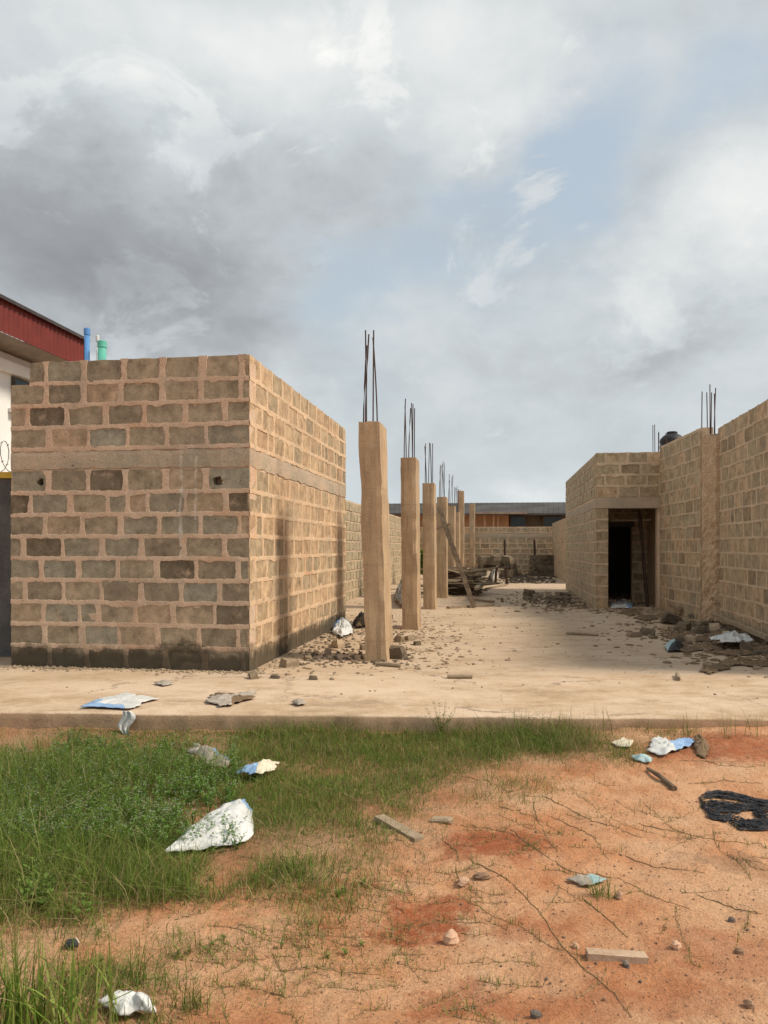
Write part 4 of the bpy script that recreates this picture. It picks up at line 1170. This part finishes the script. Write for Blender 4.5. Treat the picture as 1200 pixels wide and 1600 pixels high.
# ------------------------------------------------------------------ litter
def sheet(name, poly, mats, label, cat='litter', puff=0.06, amp=0.02, freq=9, off=0.03, slab=False, sector=None, group=None, ridge=0.5, rings=14, seg=80, drape=None, rag=.16):
    """crumpled sheet or sack: outline given as points on the ground, closed underneath"""
    P = [(spt(x, y) if slab else gpt(x, y, off + puff * .5)) for x, y in poly]
    cx = sum(p.x for p in P) / len(P); cy = sum(p.y for p in P) / len(P)
    cz = SLAB if slab else float(ground_h(cx, cy))
    per = [0]
    for i in range(len(P)): per.append(per[-1] + (P[(i + 1) % len(P)] - P[i]).length)
    out = []
    for k in range(seg):
        s = per[-1] * k / seg; i = max(j for j in range(len(P)) if per[j] <= s); f = (s - per[i]) / max(1e-6, per[i + 1] - per[i])
        out.append(P[i].lerp(P[(i + 1) % len(P)], f))
    mb = MB(); sd = random.uniform(0, 99)
    for side in (0, 1):
        for r in range(rings + 1):
            t = r / rings
            for k, p in enumerate(out):
                e = 1 + rag * mnoise.fractal(Vector((k * 14.0 / seg, sd, 1)), .9, 2, 3) * t
                x = cx + (p.x - cx) * t * e; y = cy + (p.y - cy) * t * e
                q = Vector((x * freq + sd, y * freq, sd))
                rn = 1 - abs(mnoise.fractal(q, .9, 2.1, 4)) * 2.4; rn2 = mnoise.fractal(q * 2.2, .7, 2, 4)
                h = puff * (1 - t ** 2.2) * (1 + .6 * mnoise.noise(q * .6)) + amp * (ridge * rn + (1 - ridge) * rn2) * (1.0 - .55 * t) + amp * .3
                base = (SLAB if slab else float(ground_h(x, y))) + off
                if drape and drape(x, y) is not None: base = drape(x, y)
                z = base + (max(h, -.5 * amp) if side == 0 else h - .004 - .8 * puff * (1 - t) * 0)
                mb.v.append((x - cx, y - cy, z - cz))
    n = seg; tot = (rings + 1) * n
    for r in range(rings):
        for k in range(n):
            a = r * n + k; b_ = r * n + (k + 1) % n
            m = 0
            if sector and any(s0 <= k / n <= s1 and r >= rr for s0, s1, rr in sector): m = 1
            mb.f.append((a, a + n, b_ + n, b_)); mb.m.append(m)
    o = mb.build(name, mats, None, smooth=True, label=label, cat=cat, group=group)
    o.location = (cx, cy, cz)
    so = o.modifiers.new('thick', 'SOLIDIFY'); so.thickness = 0.003
    return o


WB = [M['white_plastic'], M['blue_plastic']]
sheet('sack', [(256, 1326), (300, 1285), (345, 1256), (382, 1243), (394, 1262), (396, 1300), (372, 1312), (330, 1318)], WB,
      'large torn white woven sack lying in the grass', 'sack', puff=.065, amp=.028, freq=5, off=.015, sector=[(.36, .56, 17)], ridge=.65, rings=22, seg=120, rag=.05)
sheet('plastic_sheet', [(126, 1108), (150, 1098), (195, 1086), (246, 1094), (225, 1102), (205, 1110), (170, 1110)], WB,
      'white plastic sheet with blue edge lying over the slab edge', 'plastic sheet', puff=.02, amp=.025, freq=6, off=.012, slab=True, sector=[(.80, 1.0, 9), (0, .1, 9)])
# its tail hanging down the slab face
mb = MB(); n = 9
p0 = spt(205, 1112); 
for j in range(12):
    z = SLAB + .03 - .27 * j / 11
    for i in range(n):
        u = (i / (n - 1) - .5) * (.07 + .05 * math.sin(j * .5)); 
        mb.v.append((p0.x + u + .02 * math.sin(j * .9), slab_edge(p0.x) - .05 - .015 * j / 11 + .015 * math.sin(i * 1.7 + j * .6), z))
for j in range(11):
    for i in range(n - 1):
        a = j * n + i; mb.f.append((a, a + n, a + n + 1, a + 1)); mb.m.append(0)
tail = mb.build('tail', M['white_plastic'], bpy.data.objects['plastic_sheet'], smooth=True)
tail.matrix_parent_inverse = Matrix.Translation(bpy.data.objects['plastic_sheet'].location).inverted()
sheet('rag', [(322, 1098), (335, 1086), (365, 1088), (404, 1082), (396, 1092), (372, 1100), (352, 1108), (335, 1102)], [M['grey_rag'], M['brown_rag']],
      'grey and brown rag heap on the slab before the left room', 'rag', puff=.02, amp=.03, freq=9, off=.006, slab=True, sector=[(.1, .35, 5), (.55, .75, 4)], rag=.3)
sheet('rag', [(240, 1070), (258, 1066), (272, 1070), (256, 1074)], [M['grey_rag']], 'small pale rag scrap at the foot of the left room', 'rag', puff=.02, amp=.02, slab=True, off=.01, rings=6, seg=30)
sheet('rag', [(455, 1100), (470, 1096), (480, 1102), (466, 1105)], [M['grey_rag']], 'tiny rag scrap on the slab edge', 'rag', puff=.02, amp=.02, slab=True, off=.01, rings=6, seg=30)
sheet('wrapper', [(292, 1172), (303, 1160), (330, 1176), (360, 1184), (352, 1196), (325, 1194), (305, 1180)], [M['grey_rag'], M['blue_plastic']],
      'crumpled clear and blue wrapper in the weeds', 'wrapper', puff=.03, amp=.035, freq=9, off=.05, sector=[(.35, .55, 4)], rag=.3)
sheet('wrapper', [(370, 1208), (378, 1199), (402, 1200), (418, 1187), (434, 1190), (428, 1204), (404, 1212)], [M['cream_plastic'], M['blue_plastic']],
      'cream and blue crumpled wrapper lying in the grass', 'wrapper', puff=.02, amp=.03, freq=9, off=.05, sector=[(.0, .28, 2), (.85, 1, 2)], rag=.25)
sheet('wrapper', [(955, 1160), (972, 1153), (990, 1158), (985, 1167), (965, 1167)], [M['cream_plastic']], 'cream scrap of plastic at the grass edge on the right', 'wrapper', puff=.012, amp=.015, off=.01, rings=7, seg=36)
sheet('wrapper', [(1012, 1172), (1018, 1156), (1032, 1154), (1040, 1166), (1078, 1154), (1086, 1160), (1062, 1172), (1040, 1180)], [M['white_plastic'], M['blue_plastic']],
      'white and blue plastic bag beside the brown rag', 'plastic bag', puff=.02, amp=.035, freq=9, off=.006, sector=[(.45, .80, 1)], rag=.25)
sheet('rag', [(1082, 1158), (1090, 1150), (1100, 1154), (1110, 1170), (1102, 1182), (1088, 1174)], [M['brown_rag']], 'brown rag bunched beside the white and blue bag', 'rag', puff=.03, amp=.035, freq=14, off=.0, rag=.3)
sheet('wrapper', [(984, 1180), (1000, 1181), (1020, 1185), (1016, 1190), (996, 1187)], [M['teal_plastic'], M['blue_plastic']], 'narrow strip of pale blue plastic on the soil', 'wrapper', puff=.02, amp=.02, off=.008, rings=7, seg=36)
sheet('wrapper', [(884, 1374), (910, 1370), (930, 1368), (950, 1374), (925, 1384), (905, 1382)], [M['grey_rag'], M['teal_plastic']], 'flattened teal plastic scrap on the sandy soil', 'wrapper', puff=.015, amp=.02, off=.004, sector=[(.2, .7, 2)])
sheet('plastic_bag', [(154, 1562), (172, 1552), (205, 1548), (232, 1562), (243, 1580), (215, 1576), (190, 1582)], [M['white_plastic']], 'white plastic bag behind the tall grass clump', 'plastic bag', puff=.03, amp=.025, freq=12, off=.02, rag=.25)
sheet('wrapper', [(100, 1478), (108, 1469), (124, 1470), (120, 1480)], [M['black_plastic'], M['cream_plastic']], 'small black wrapper on bare soil at left', 'wrapper', puff=.02, amp=.02, freq=14, off=.005, rings=8, seg=36, sector=[(.4, .55, 3)])
sheet('plastic_bag', [(518, 990), (523, 976), (535, 970), (548, 976), (550, 992), (535, 1000)], WB, 'white bag with blue side stuffed by the left room wall', 'plastic bag', puff=.09, amp=.09, freq=10, off=.0, slab=True, sector=[(.0, .3, 4)])
sheet('bundle', [(552, 975), (575, 968), (578, 978), (556, 984)], [M['black_plastic'], M['brown_rag']], 'dark bundle of cloth behind the nearest column', 'bundle', puff=.10, amp=.12, freq=9, off=.0, slab=True, sector=[(.5, .8, 3)])
sheet('bundle', [(616, 940), (626, 925), (640, 930), (640, 948), (625, 952)], [M['grey_rag'], M['black_plastic']], 'grey bundle heaped between the first two columns', 'bundle', puff=.28, amp=.28, freq=6, off=.0, slab=True, sector=[(.2, .45, 3)])
sheet('plastic_sheet', [(1110, 1010), (1135, 1003), (1172, 1005), (1178, 1013), (1150, 1018), (1128, 1016)], [M['white_plastic'], M['teal_plastic']], 'pale plastic sheet on the rubble along the right wall', 'plastic sheet', puff=.03, amp=.09, freq=5, off=.08, slab=True, sector=[(.0, .2, 2)])
sheet('plastic_bag', [(1038, 1014), (1052, 1008), (1070, 1012), (1060, 1020), (1044, 1020)], [M['teal_plastic'], M['black_plastic']], 'dull teal bag at the edge of the right rubble', 'plastic bag', puff=.08, amp=.06, freq=5, off=.0, slab=True, sector=[(.3, .8, 3)])
sheet('plastic_sheet', [(952, 943), (975, 938), (990, 945), (985, 952), (955, 952)], [M['white_plastic'], M['blue_plastic']], 'pale plastic sheet lying at the doorway', 'plastic sheet', puff=.03, amp=.06, freq=5, off=.0, slab=True, sector=[(.5, .65, 8)])
sheet('plastic_sheet', [(766, 905), (772, 898), (782, 896), (778, 908), (770, 914)], [M['grey_rag']], 'grey tarpaulin slumped in mid yard by the timber', 'tarpaulin', puff=.3, amp=.25, freq=3, off=.0, slab=True)
for (px, py, w) in ((1118, 1045, .35), (1140, 1038, .3), (1108, 1050, .2), (1180, 1040, .3), (1070, 1016, .5), (1110, 1012, .6), (1150, 1022, .6), (1185, 1015, .5), (1090, 1000, .5), (1130, 992, .5), (1055, 996, .4), (1170, 990, .5), (1010, 966, .5), (985, 958, .5), (1045, 962, .6), (838, 930, .3), (870, 935, .4)):
    a_ = w * F / (spt(px, py).y) / 2
    sheet('rag', [(px - a_, py), (px - a_ * .4, py - 4), (px + a_ * .6, py - 4), (px + a_, py + 1), (px, py + 5)], [M['brown_rag']], 'dark scrap of sacking lying flat on the slab', 'rag', puff=.015, amp=.035, freq=9, rag=.35, off=.0, slab=True, group='dark sacking scraps on the slab', rings=8, seg=40)
# dark stool by the tarpaulin
st = thing('stool', spt(783, 913), 'small dark stool standing in the yard by the tarpaulin', 'stool')
mb = MB(); mb.box((0, 0, .62), (.45, .35, .05)); mb.build('seat', M['rebar'], st)
for sx_ in (-1, 1):
    for sy_ in (-1, 1):
        mb = MB(); mb.tube([(sx_ * .22, sy_ * .15, 0), (sx_ * .17, sy_ * .12, .6)], .03, 6); mb.build('leg', M['rebar'], st)

# torn black netting
bn = MB(); pc0 = gpt(1150, 1268)
bands_ = [[(1092, 1247), (1120, 1242), (1150, 1246), (1180, 1254), (1225, 1262)], [(1096, 1256), (1125, 1258), (1160, 1262), (1168, 1257)], [(1094, 1262), (1120, 1266), (1150, 1266), (1172, 1262), (1215, 1268)],
          [(1100, 1268), (1112, 1276), (1135, 1280), (1150, 1276)], [(1140, 1280), (1165, 1287), (1190, 1288), (1225, 1284)], [(1138, 1288), (1160, 1293), (1185, 1294), (1220, 1292)],
          [(1170, 1258), (1185, 1270), (1205, 1275)], [(1176, 1271), (1186, 1275), (1196, 1279)], [(1092, 1250), (1098, 1258), (1106, 1266)]]
for li, L_ in enumerate(bands_):
    pts2 = []
    for i in range(len(L_) - 1):
        for k in range(6):
            f = k / 6; pts2.append((L_[i][0] * (1 - f) + L_[i + 1][0] * f, L_[i][1] * (1 - f) + L_[i + 1][1] * f))
    pts2.append(L_[-1])
    for rb_ in range(9):          # frayed ribbons lying side by side
        o_ = (rb_ / 8 - .5) * 9.5; i0, i1 = random.randint(0, 4), len(pts2) - random.randint(0, 4); prev = None; hw = random.uniform(.5, 1.2)
        for i in range(i0, i1):
            x, y = pts2[i]; e = min(1, min(i, len(pts2) - 1 - i) / 4 + .3)
            oy = o_ * e + 1.6 * mnoise.noise(Vector((i * .45, rb_ * 3.1, li * 5.0))); row_ = []
            for k in (-1, 1):
                p = gpt(x + random.gauss(0, .5), y + oy + k * hw * e + random.gauss(0, .25)); p.z += .005 + .012 * abs(mnoise.noise(Vector((i * .5, rb_ * 2.0, li * 3.0)))) + .002 * (k + 1)
                row_.append(len(bn.v)); bn.v.append(tuple(p - pc0))
            if prev: bn.f.append((prev[0], row_[0], row_[1], prev[1])); bn.m.append(0)
            prev = row_
o = bn.build('torn_netting', M['black_plastic'], None, label='torn sheet of black plastic netting on the bare soil at right', cat='netting'); o.location = pc0
so = o.modifiers.new('thick', 'SOLIDIFY'); so.thickness = .003

# planks and stones on the soil
plank('plank', gpt(592, 1284) + Vector((0, 0, .022)), gpt(656, 1314) + Vector((0, 0, .006)), .065, .030, M['timber'], 'short weathered plank half buried at the grass edge')
plank('timber_offcut', gpt(917, 1496) + Vector((0, 0, .010)), gpt(1010, 1500) + Vector((0, 0, .008)), .05, .028, M['buff_wood'], 'short squared timber offcut on the sandy soil', cat='timber')
for (px, py, s, k, lab) in ((754, 1372, (.085, .06, .03), 'stone', 'flat grey stone beside the red soil mound'), (724, 1380, (.09, .055, .03), 'stone', 'tilted buff stone next to the flat grey one'),
                            (704, 1474, (.075, .06, .06), 'stone', 'squarish buff stone at the red earth patch'), (690, 1284, (.10, .07, .025), 'stone', 'flat buff stone by the grass roots'),
                            (1143, 1440, (.035, .03, .025), 'stone_dark', 'small blue grey pebble at the right'), (1057, 1481, (.05, .04, .03), 'stone', 'reddish clod on the soil right of the offcut'),
                            (1155, 1490, (.04, .035, .025), 'stone', 'pale pebble at the right edge'), (1170, 1573, (.04, .03, .03), 'stone', 'pale pebble in the lower right corner'),
                            (837, 1588, (.045, .035, .025), 'stone_dark', 'grey pebble at the bottom edge'), (978, 1510, (.035, .03, .025), 'stone_dark', 'dark pebble just below the timber offcut'),
                            (900, 1481, (.035, .03, .025), 'stone', 'reddish clod left of the timber offcut'), (967, 1404, (.04, .03, .035), 'stone', 'upright brown clod in mid soil')):
    me = random.choice(PB[k]) if max(s) < .1 else random.choice([CH['rubble'][0], CH['rubble'][2], CH['rubble'][3]])
    put('stone', me, gpt(px, py) - Vector((0, 0, s[2] * .12)), s, lab, 'stone', None, .1)
for i in range(34):
    px, py = random.uniform(600, 1195), random.triangular(1330, 1598, 1540); s = random.triangular(.007, .020, .010)
    put('stone', random.choice(PB['stone' if random.random() < .65 else 'stone_dark']), gpt(px, py) - Vector((0, 0, s * .1)), (s, s * .8, s * .7), 'small loose stone on the bare sandy soil', 'stone', 'loose stones on the soil', .2)
pts = []
for i in range(9000):
    X = random.uniform(-3.2, 3.3); Y = random.triangular(2.0, 6.2, 2.6); s = random.uniform(.002, .009) * (1 if random.random() < .93 else 1.8)
    if X < -.4 and random.random() < .6: continue
    pts.append(((X, Y, float(ground_h(X, Y))), s))
crumbs('pebbles', 'fine pebbles and grit strewn over the sandy soil', 'pebbles', pts, M['stone'], .7)
mb = MB(); a_, b_ = gpt(1012, 1203), gpt(1054, 1236)
m_ = (a_ + b_) / 2; mb.tube([a_ - m_, Vector((.0, .03, .01)), b_ - m_], [.012, .016, .02], 7)
o = mb.build('stick', M['timber_dark'], None, label='crooked brown stick lying on the soil near the netting', cat='stick'); o.location = m_ + Vector((0, 0, .015))


# ------------------------------------------------------------------ grass
def to_px(X, Y, z=0.0): return 600 + F * X / Y, HZ + (EYE - z) * F / Y


def density(X, Y):
    px, py = to_px(X, Y)
    lo = np.interp(px, [-300, 0, 120, 220, 300, 400, 500, 570, 630, 700, 800, 900, 1000, 1100, 1300], [1450, 1440, 1420, 1385, 1352, 1335, 1325, 1305, 1262, 1225, 1205, 1182, 1160, 1146, 1138])
    soft = np.interp(px, [0, 300, 600, 800, 1200], [75, 70, 40, 40, 16])
    n = fbm(X * 2.2, Y * 2.2, 61, 4)
    d = 1 / (1 + np.exp((py - lo - n * 130) / (soft * .5)))
    tail = 0.60 * np.exp(-np.maximum(0, py - lo) / 140) * sstep(800, 300, px) + 0.24 * sstep(700, 120, px)
    tail = tail * np.clip(1 + 4.5 * fbm(X * 4, Y * 4, 66, 3), 0, 3)
    d = np.maximum(d, tail)
    # bare brown strip by the slab face at the far left, thinner by the plank
    d *= 1 - .85 * sstep(130, 20, px) * sstep(1215, 1165, py)
    d *= 1 - .7 * np.exp(-((px - 580) / 30) ** 2 - ((py - 1275) / 22) ** 2)
    d *= 1 - .5 * np.exp(-((px - 760) / 90) ** 2 - ((py - 1215) / 18) ** 2)
    for (cx, cy, rx, ry) in ((330, 1282, 62, 26), (205, 1560, 35, 12), (328, 1178, 30, 12), (402, 1200, 28, 9)):
        d *= 1 - .86 * np.exp(-(((px - cx) / rx) ** 2 + ((py - cy) / ry) ** 2) ** 2)
    return np.clip(d * (1 + .8 * n), 0, 1)


def blades(name, label, X, Y, Z, H, Wd, cols, curl=0.5, cat='grass', kind='stuff', parent=None):
    N = len(X); th = rng.uniform(0, 2 * np.pi, N); ph = rng.uniform(0, 2 * np.pi, N)
    lean = np.abs(rng.normal(0, curl, N))
    ax = np.cos(ph); ay = np.sin(ph); wx = np.cos(th); wy = np.sin(th)
    L = []
    V = np.zeros((N, 7, 3), np.float32)
    for k, (f, wf) in enumerate(((0, 1.0), (.4, .85), (.75, .5))):
        hx = lean * H * f ** 1.7; hz = H * f * (1 - .25 * np.minimum(lean, 1.2) * f)
        cx = X + ax * hx; cy = Y + ay * hx; cz = Z + hz
        V[:, 2 * k] = np.stack([cx - wx * Wd * wf / 2, cy - wy * Wd * wf / 2, cz], -1)
        V[:, 2 * k + 1] = np.stack([cx + wx * Wd * wf / 2, cy + wy * Wd * wf / 2, cz], -1)
    V[:, 6] = np.stack([X + ax * lean * H, Y + ay * lean * H, Z + H * (1 - .25 * np.minimum(lean, 1.2))], -1)
    base = (np.arange(N) * 7)[:, None]
    Fc = np.concatenate([base + np.array([t]) for t in ((0, 1, 3), (0, 3, 2), (2, 3, 5), (2, 5, 4), (4, 5, 6))], 0)
    C = np.repeat(cols, 7, 0)
    me = tri_soup(name, V.reshape(-1, 3), Fc, M['leaf'], C)
    return link(name, me, parent, label, cat, None, kind)


GREENS = np.array([(.115, .182, .026), (.082, .138, .020), (.160, .220, .038), (.21, .235, .062), (.27, .225, .10), (.38, .285, .15)])
def pick(N, p): return GREENS[rng.choice(6, N, p=p)] * rng.uniform(.7, 1.35, (N, 1))


N0 = 560000
X = rng.uniform(-4.6, 3.6, N0); Y = rng.uniform(2.2, 6.5, N0)
okm = Y < slab_edge(X) - .02
D_ = density(X, Y); keep = okm & (rng.uniform(0, 1, N0) < D_ * .80)
X, Y, D_ = X[keep], Y[keep], D_[keep]
px, py = to_px(X, Y)
hmul = np.interp(px, [0, 350, 500, 900, 1000, 1200], [1.0, .95, .95, .9, .7, .55]) * (.45 + .75 * D_)
patch = 1 + 1.6 * fbm(X * 1.5, Y * 1.5, 71, 3)
hmul = hmul * (1 - .55 * sstep(420, 330, px) * sstep(1210, 1165, py))
H = rng.gamma(3.0, .027, len(X)) * hmul * np.clip(patch, .35, 1.7) * np.interp(px, [0, 300, 450, 1200], [1, .9, .72, .72]) * (1 + .35 * sstep(1195, 1165, py) * sstep(430, 560, px) * sstep(960, 850, px))
lush = np.clip(D_, 0, 1)
colr = np.where(lush[:, None] > rng.uniform(.2, .9, len(X))[:, None], pick(len(X), [.28, .20, .24, .16, .08, .04]), pick(len(X), [.10, .06, .14, .22, .28, .20]))
dry = (fbm(X * 1.3, Y * 1.7, 91, 4) + .9 * np.exp(-((px - 560) / 110) ** 2 - ((py - 1265) / 40) ** 2) * .25 + .35 * sstep(640, 800, px) - .17 - .35 * sstep(1235, 1195, py) * sstep(900, 780, px)) * 3.2
colr = np.where((rng.uniform(0, 1, len(X)) < dry)[:, None], pick(len(X), [.04, .03, .10, .25, .33, .25]), colr)
blades('grass', 'rough green grass growing along the slab and over the left foreground', X, Y, ground_h(X, Y) - .005, H, rng.uniform(.0018, .0042, len(X)), colr, .95)

# small leaved weeds with white flowers in the left mass
def weeds(name, label, n_pl, region, hgt, leafs, lsize, flower_p, kind='stuff', col=None, seed=0, pos=None):
    Vs, Fs, Cs = [], [], []; off = 0
    for i in range(n_pl):
        if pos is not None: X0, Y0 = pos
        else:
            for _ in range(60):
                a = random.uniform(*region[0]); b = random.uniform(*region[1]); g = gpt(a, b); X0, Y0 = g.x, g.y
                if Y0 < slab_edge(X0) - .06 and random.random() < density(np.array([X0]), np.array([Y0]))[0]: break
        z0 = float(ground_h(X0, Y0)); h = hgt * random.uniform(.6, 1.25)
        tint = np.array(col or (.115, .21, .038)) * random.uniform(.7, 1.35)
        for s in range(random.randint(3, 5)):
            a = random.uniform(0, 6.28); ln = random.uniform(.15, .6)
            tip = np.array([X0 + math.cos(a) * ln * h, Y0 + math.sin(a) * ln * h, z0 + h * random.uniform(.75, 1.05)]); b0 = np.array([X0, Y0, z0])
            sv_ = np.array([b0 + [.002, 0, 0], b0 - [.002, 0, 0], tip]); Vs.append(sv_); Fs.append([[off, off + 1, off + 2]]); Cs.append(np.tile(tint * .8, (3, 1))); off += 3
            for k in range(leafs):
                f = random.uniform(.25, 1.0); p = b0 * (1 - f) + tip * f; t = random.uniform(0, 6.28); el_ = random.uniform(-.3, .7); sz = lsize * random.uniform(.6, 1.3)
                d = np.array([math.cos(t) * math.cos(el_), math.sin(t) * math.cos(el_), math.sin(el_)]); sd_ = np.array([-math.sin(t), math.cos(t), random.uniform(-.4, .4)])
                q = np.array([p, p + d * sz * .5 + sd_ * sz * .28, p + d * sz, p + d * sz * .5 - sd_ * sz * .28])
                Vs.append(q); Fs.append([[off, off + 1, off + 2], [off, off + 2, off + 3]]); Cs.append(np.tile(tint * random.uniform(.8, 1.25), (4, 1))); off += 4
            if random.random() < flower_p:
                for k in range(2):
                    c0 = tip + np.array([random.uniform(-.01, .01), random.uniform(-.01, .01), .004]); r = .0035
                    q = np.array([c0 + [r, 0, 0], c0 + [0, r, .001], c0 - [r, 0, 0], c0 - [0, r, -.003]])
                    Vs.append(q); Fs.append([[off, off + 1, off + 2], [off, off + 2, off + 3]]); Cs.append(np.tile([.75, .75, .68], (4, 1))); off += 4
    me = tri_soup(name, np.concatenate(Vs), np.concatenate(Fs), M['leaf'], np.concatenate(Cs))
    return link(name, me, None, label, 'weed', None, kind)


weeds('flowering_weeds', 'leafy green weeds dotted with tiny white flowers at left', 1100, ((-60, 370), (1165, 1330)), .125, 10, .015, .6)
weeds('broadleaf_weeds', 'bright broad leaved weeds at the lower left of the grass', 45, ((-60, 130), (1340, 1460)), .09, 6, .03, .1, col=(.15, .235, .045))
weeds('ground_weeds', 'tiny creeping leaves among the sparse grass', 60, ((150, 650), (1330, 1560)), .035, 4, .014, .05, col=(.16, .21, .05))
g = spt(690, 1135, SLAB); p_ = gpt(690, 1150)
weeds('edge_weed', 'leggy flowering weed standing up at the slab edge', 6, None, .30, 9, .018, .9, kind=None, pos=(p_.x, p_.y), col=(.17, .19, .06))
for i, px in enumerate((808, 872, 945, 1078, 1135, 1175)):
    p_ = gpt(px, 1150)
    N = 14; X = p_.x + rng.normal(0, .05, N); Y = p_.y + rng.normal(0, .03, N)
    blades('grass_stalks', ['thin dry grass stalks at the slab edge, leftmost', 'thin grass stalks at the slab edge, second from left', 'tall dry stalks at the slab edge left of the cream scrap', 'leafy stalks at the slab edge above the brown rag',
           'thin stalks at the slab edge right of the brown rag', 'thin stalks at the slab edge nearest the right border'][i], X, Y, ground_h(X, Y), rng.uniform(.12, .30, N), np.full(N, .004), pick(N, [.1, .1, .2, .2, .2, .2]), .25, 'grass', None)

# tall clump in the lower left corner
N = 270; q = gpt(55, 1600)
X = q.x + rng.normal(0, .15, N) - .03; Y = q.y + rng.normal(0, .08, N) - .06
blades('tall_grass_clump', 'tall clump of long green blades in the lower left corner', X, Y, ground_h(X, Y), rng.uniform(.12, .36, N), rng.uniform(.005, .010, N), pick(N, [.3, .15, .35, .15, .05, 0]) * 1.15, .45, 'grass', None)
for (px_, py_, lab) in ((305, 1575, 'small tuft of thin grass right of the white bag at the bottom'), (940, 1400, 'sparse wiry grass tuft in the middle of the bare soil')):
    q = gpt(px_, py_); N = 60; X = q.x + rng.normal(0, .03, N); Y = q.y + rng.normal(0, .02, N)
    blades('grass_tuft', lab, X, Y, ground_h(X, Y), rng.uniform(.03, .12, N), np.full(N, .0035), pick(N, [.2, .1, .3, .2, .1, .1]), .6, 'grass', None)

# creeping runners over the soil
paths = [[(850, 1245), (890, 1265), (925, 1283), (960, 1292), (1010, 1312)], [(832, 1255), (842, 1285), (858, 1315), (875, 1335)], [(798, 1298), (850, 1335), (890, 1362), (965, 1372), (985, 1382), (1020, 1402), (1088, 1424)],
         [(860, 1275), (905, 1295), (930, 1310), (955, 1350)], [(980, 1340), (1020, 1355), (1060, 1358), (1105, 1364)], [(735, 1345), (790, 1372), (815, 1395), (850, 1435), (880, 1480), (912, 1512), (960, 1555), (992, 1595)],
         [(845, 1430), (870, 1400), (876, 1380)], [(720, 1290), (760, 1295), (800, 1302), (860, 1340)], [(1060, 1188), (1110, 1190), (1150, 1196), (1200, 1197)], [(1075, 1225), (1140, 1220), (1200, 1225)],
         [(1160, 1340), (1175, 1355), (1200, 1362)], [(560, 1385), (620, 1392), (650, 1400)], [(640, 1240), (690, 1232), (720, 1212), (760, 1220), (800, 1238), (828, 1226)], [(600, 1255), (650, 1240), (680, 1225)],
         [(690, 1310), (712, 1330), (720, 1352)], [(440, 1518), (490, 1512), (540, 1520), (600, 1524)], [(910, 1405), (955, 1440), (985, 1470)], [(1090, 1400), (1150, 1420), (1200, 1430)], [(1000, 1290), (1060, 1300), (1130, 1315), (1200, 1318)],
         [(900, 1560), (940, 1535), (950, 1510)], [(780, 1260), (830, 1275), (890, 1310)]]
for i in range(120):
    x, y = (random.uniform(150, 760), random.uniform(1290, 1590)) if i % 3 else (random.uniform(600, 1180), random.uniform(1200, 1460)); a = random.uniform(-.6, 1.2); pth = [(x, y)]
    for k in range(random.randint(2, 5)):
        a += random.gauss(0, .4); x += 26 * math.cos(a); y += 16 * math.sin(a); pth.append((x, y))
    paths.append(pth)
mb = MB(); bx_, by_ = [], []
for i, pth in enumerate(paths):
    pp = []
    for j in range(len(pth) - 1):
        for k in range(7):
            f = k / 7; pp.append((pth[j][0] * (1 - f) + pth[j + 1][0] * f + random.gauss(0, 1.0), pth[j][1] * (1 - f) + pth[j + 1][1] * f + random.gauss(0, .8)))
    P = [gpt(*p) for p in pp]; r = .0024 if i < 21 else .0013
    P = [p + Vector((0, 0, r * .6 + .004 * abs(mnoise.noise(Vector((k * .4, i, 0)))))) for k, p in enumerate(P)]
    mb.tube(P, [r * (1 - .5 * k / len(P)) for k in range(len(P))], 5)
    for p in P[::2]:
        if random.random() < .75:
            n_ = random.randint(1, 3); bx_ += [p.x + random.gauss(0, .004) for _ in range(n_)]; by_ += [p.y + random.gauss(0, .004) for _ in range(n_)]
        if random.random() < .12:
            q = p + Vector((random.gauss(0, .06), random.gauss(0, .06), random.uniform(.0, .03))); mb.tube([p, (p + q) / 2 + Vector((0, 0, .01)), q], [r * .7, r * .6, r * .3], 4)
mb.build('creeping_runners', M['stem'], None, label='dark wiry grass runners creeping over the bare soil', cat='runners', kind='stuff')
bx_, by_ = np.array(bx_), np.array(by_)
blades('runner_leaves', 'short grass leaves sprouting from the runners on bare soil', bx_, by_, ground_h(bx_, by_), rng.uniform(.012, .05, len(bx_)), np.full(len(bx_), .003), pick(len(bx_), [.15, .1, .2, .2, .2, .15]), .8)

# a bush glimpsed between the columns
bsh = thing('bush', spt(664, 905), 'green bush glimpsed between the second and third columns', 'bush')
mb = MB(); mb.tube([(0, 0, 0), (.03, 0, .5), (0, .05, .9)], [.05, .04, .02], 6); mb.build('trunk', M['stem'], bsh)
N = 1500; d = rng.normal(0, 1, (N, 3)); d /= np.linalg.norm(d, axis=1)[:, None]; r_ = rng.uniform(.3, 1, (N, 1)) ** .5
c0 = d * r_ * np.array([.38, .5, .55]) + np.array([0, 0, .75]); sz = .07
e1 = rng.normal(0, sz, (N, 3)); e2 = rng.normal(0, sz * .5, (N, 3))
V = np.stack([c0 - e1, c0 - e2, c0 + e1, c0 + e2], 1).reshape(-1, 3); b_ = (np.arange(N) * 4)[:, None]
Fc = np.concatenate([b_ + np.array([[0, 1, 2]]), b_ + np.array([[0, 2, 3]])], 0)
link('crown', tri_soup('crown', V, Fc, M['leaf'], np.repeat(pick(N, [.4, .4, .15, .05, 0, 0]), 4, 0)), bsh)
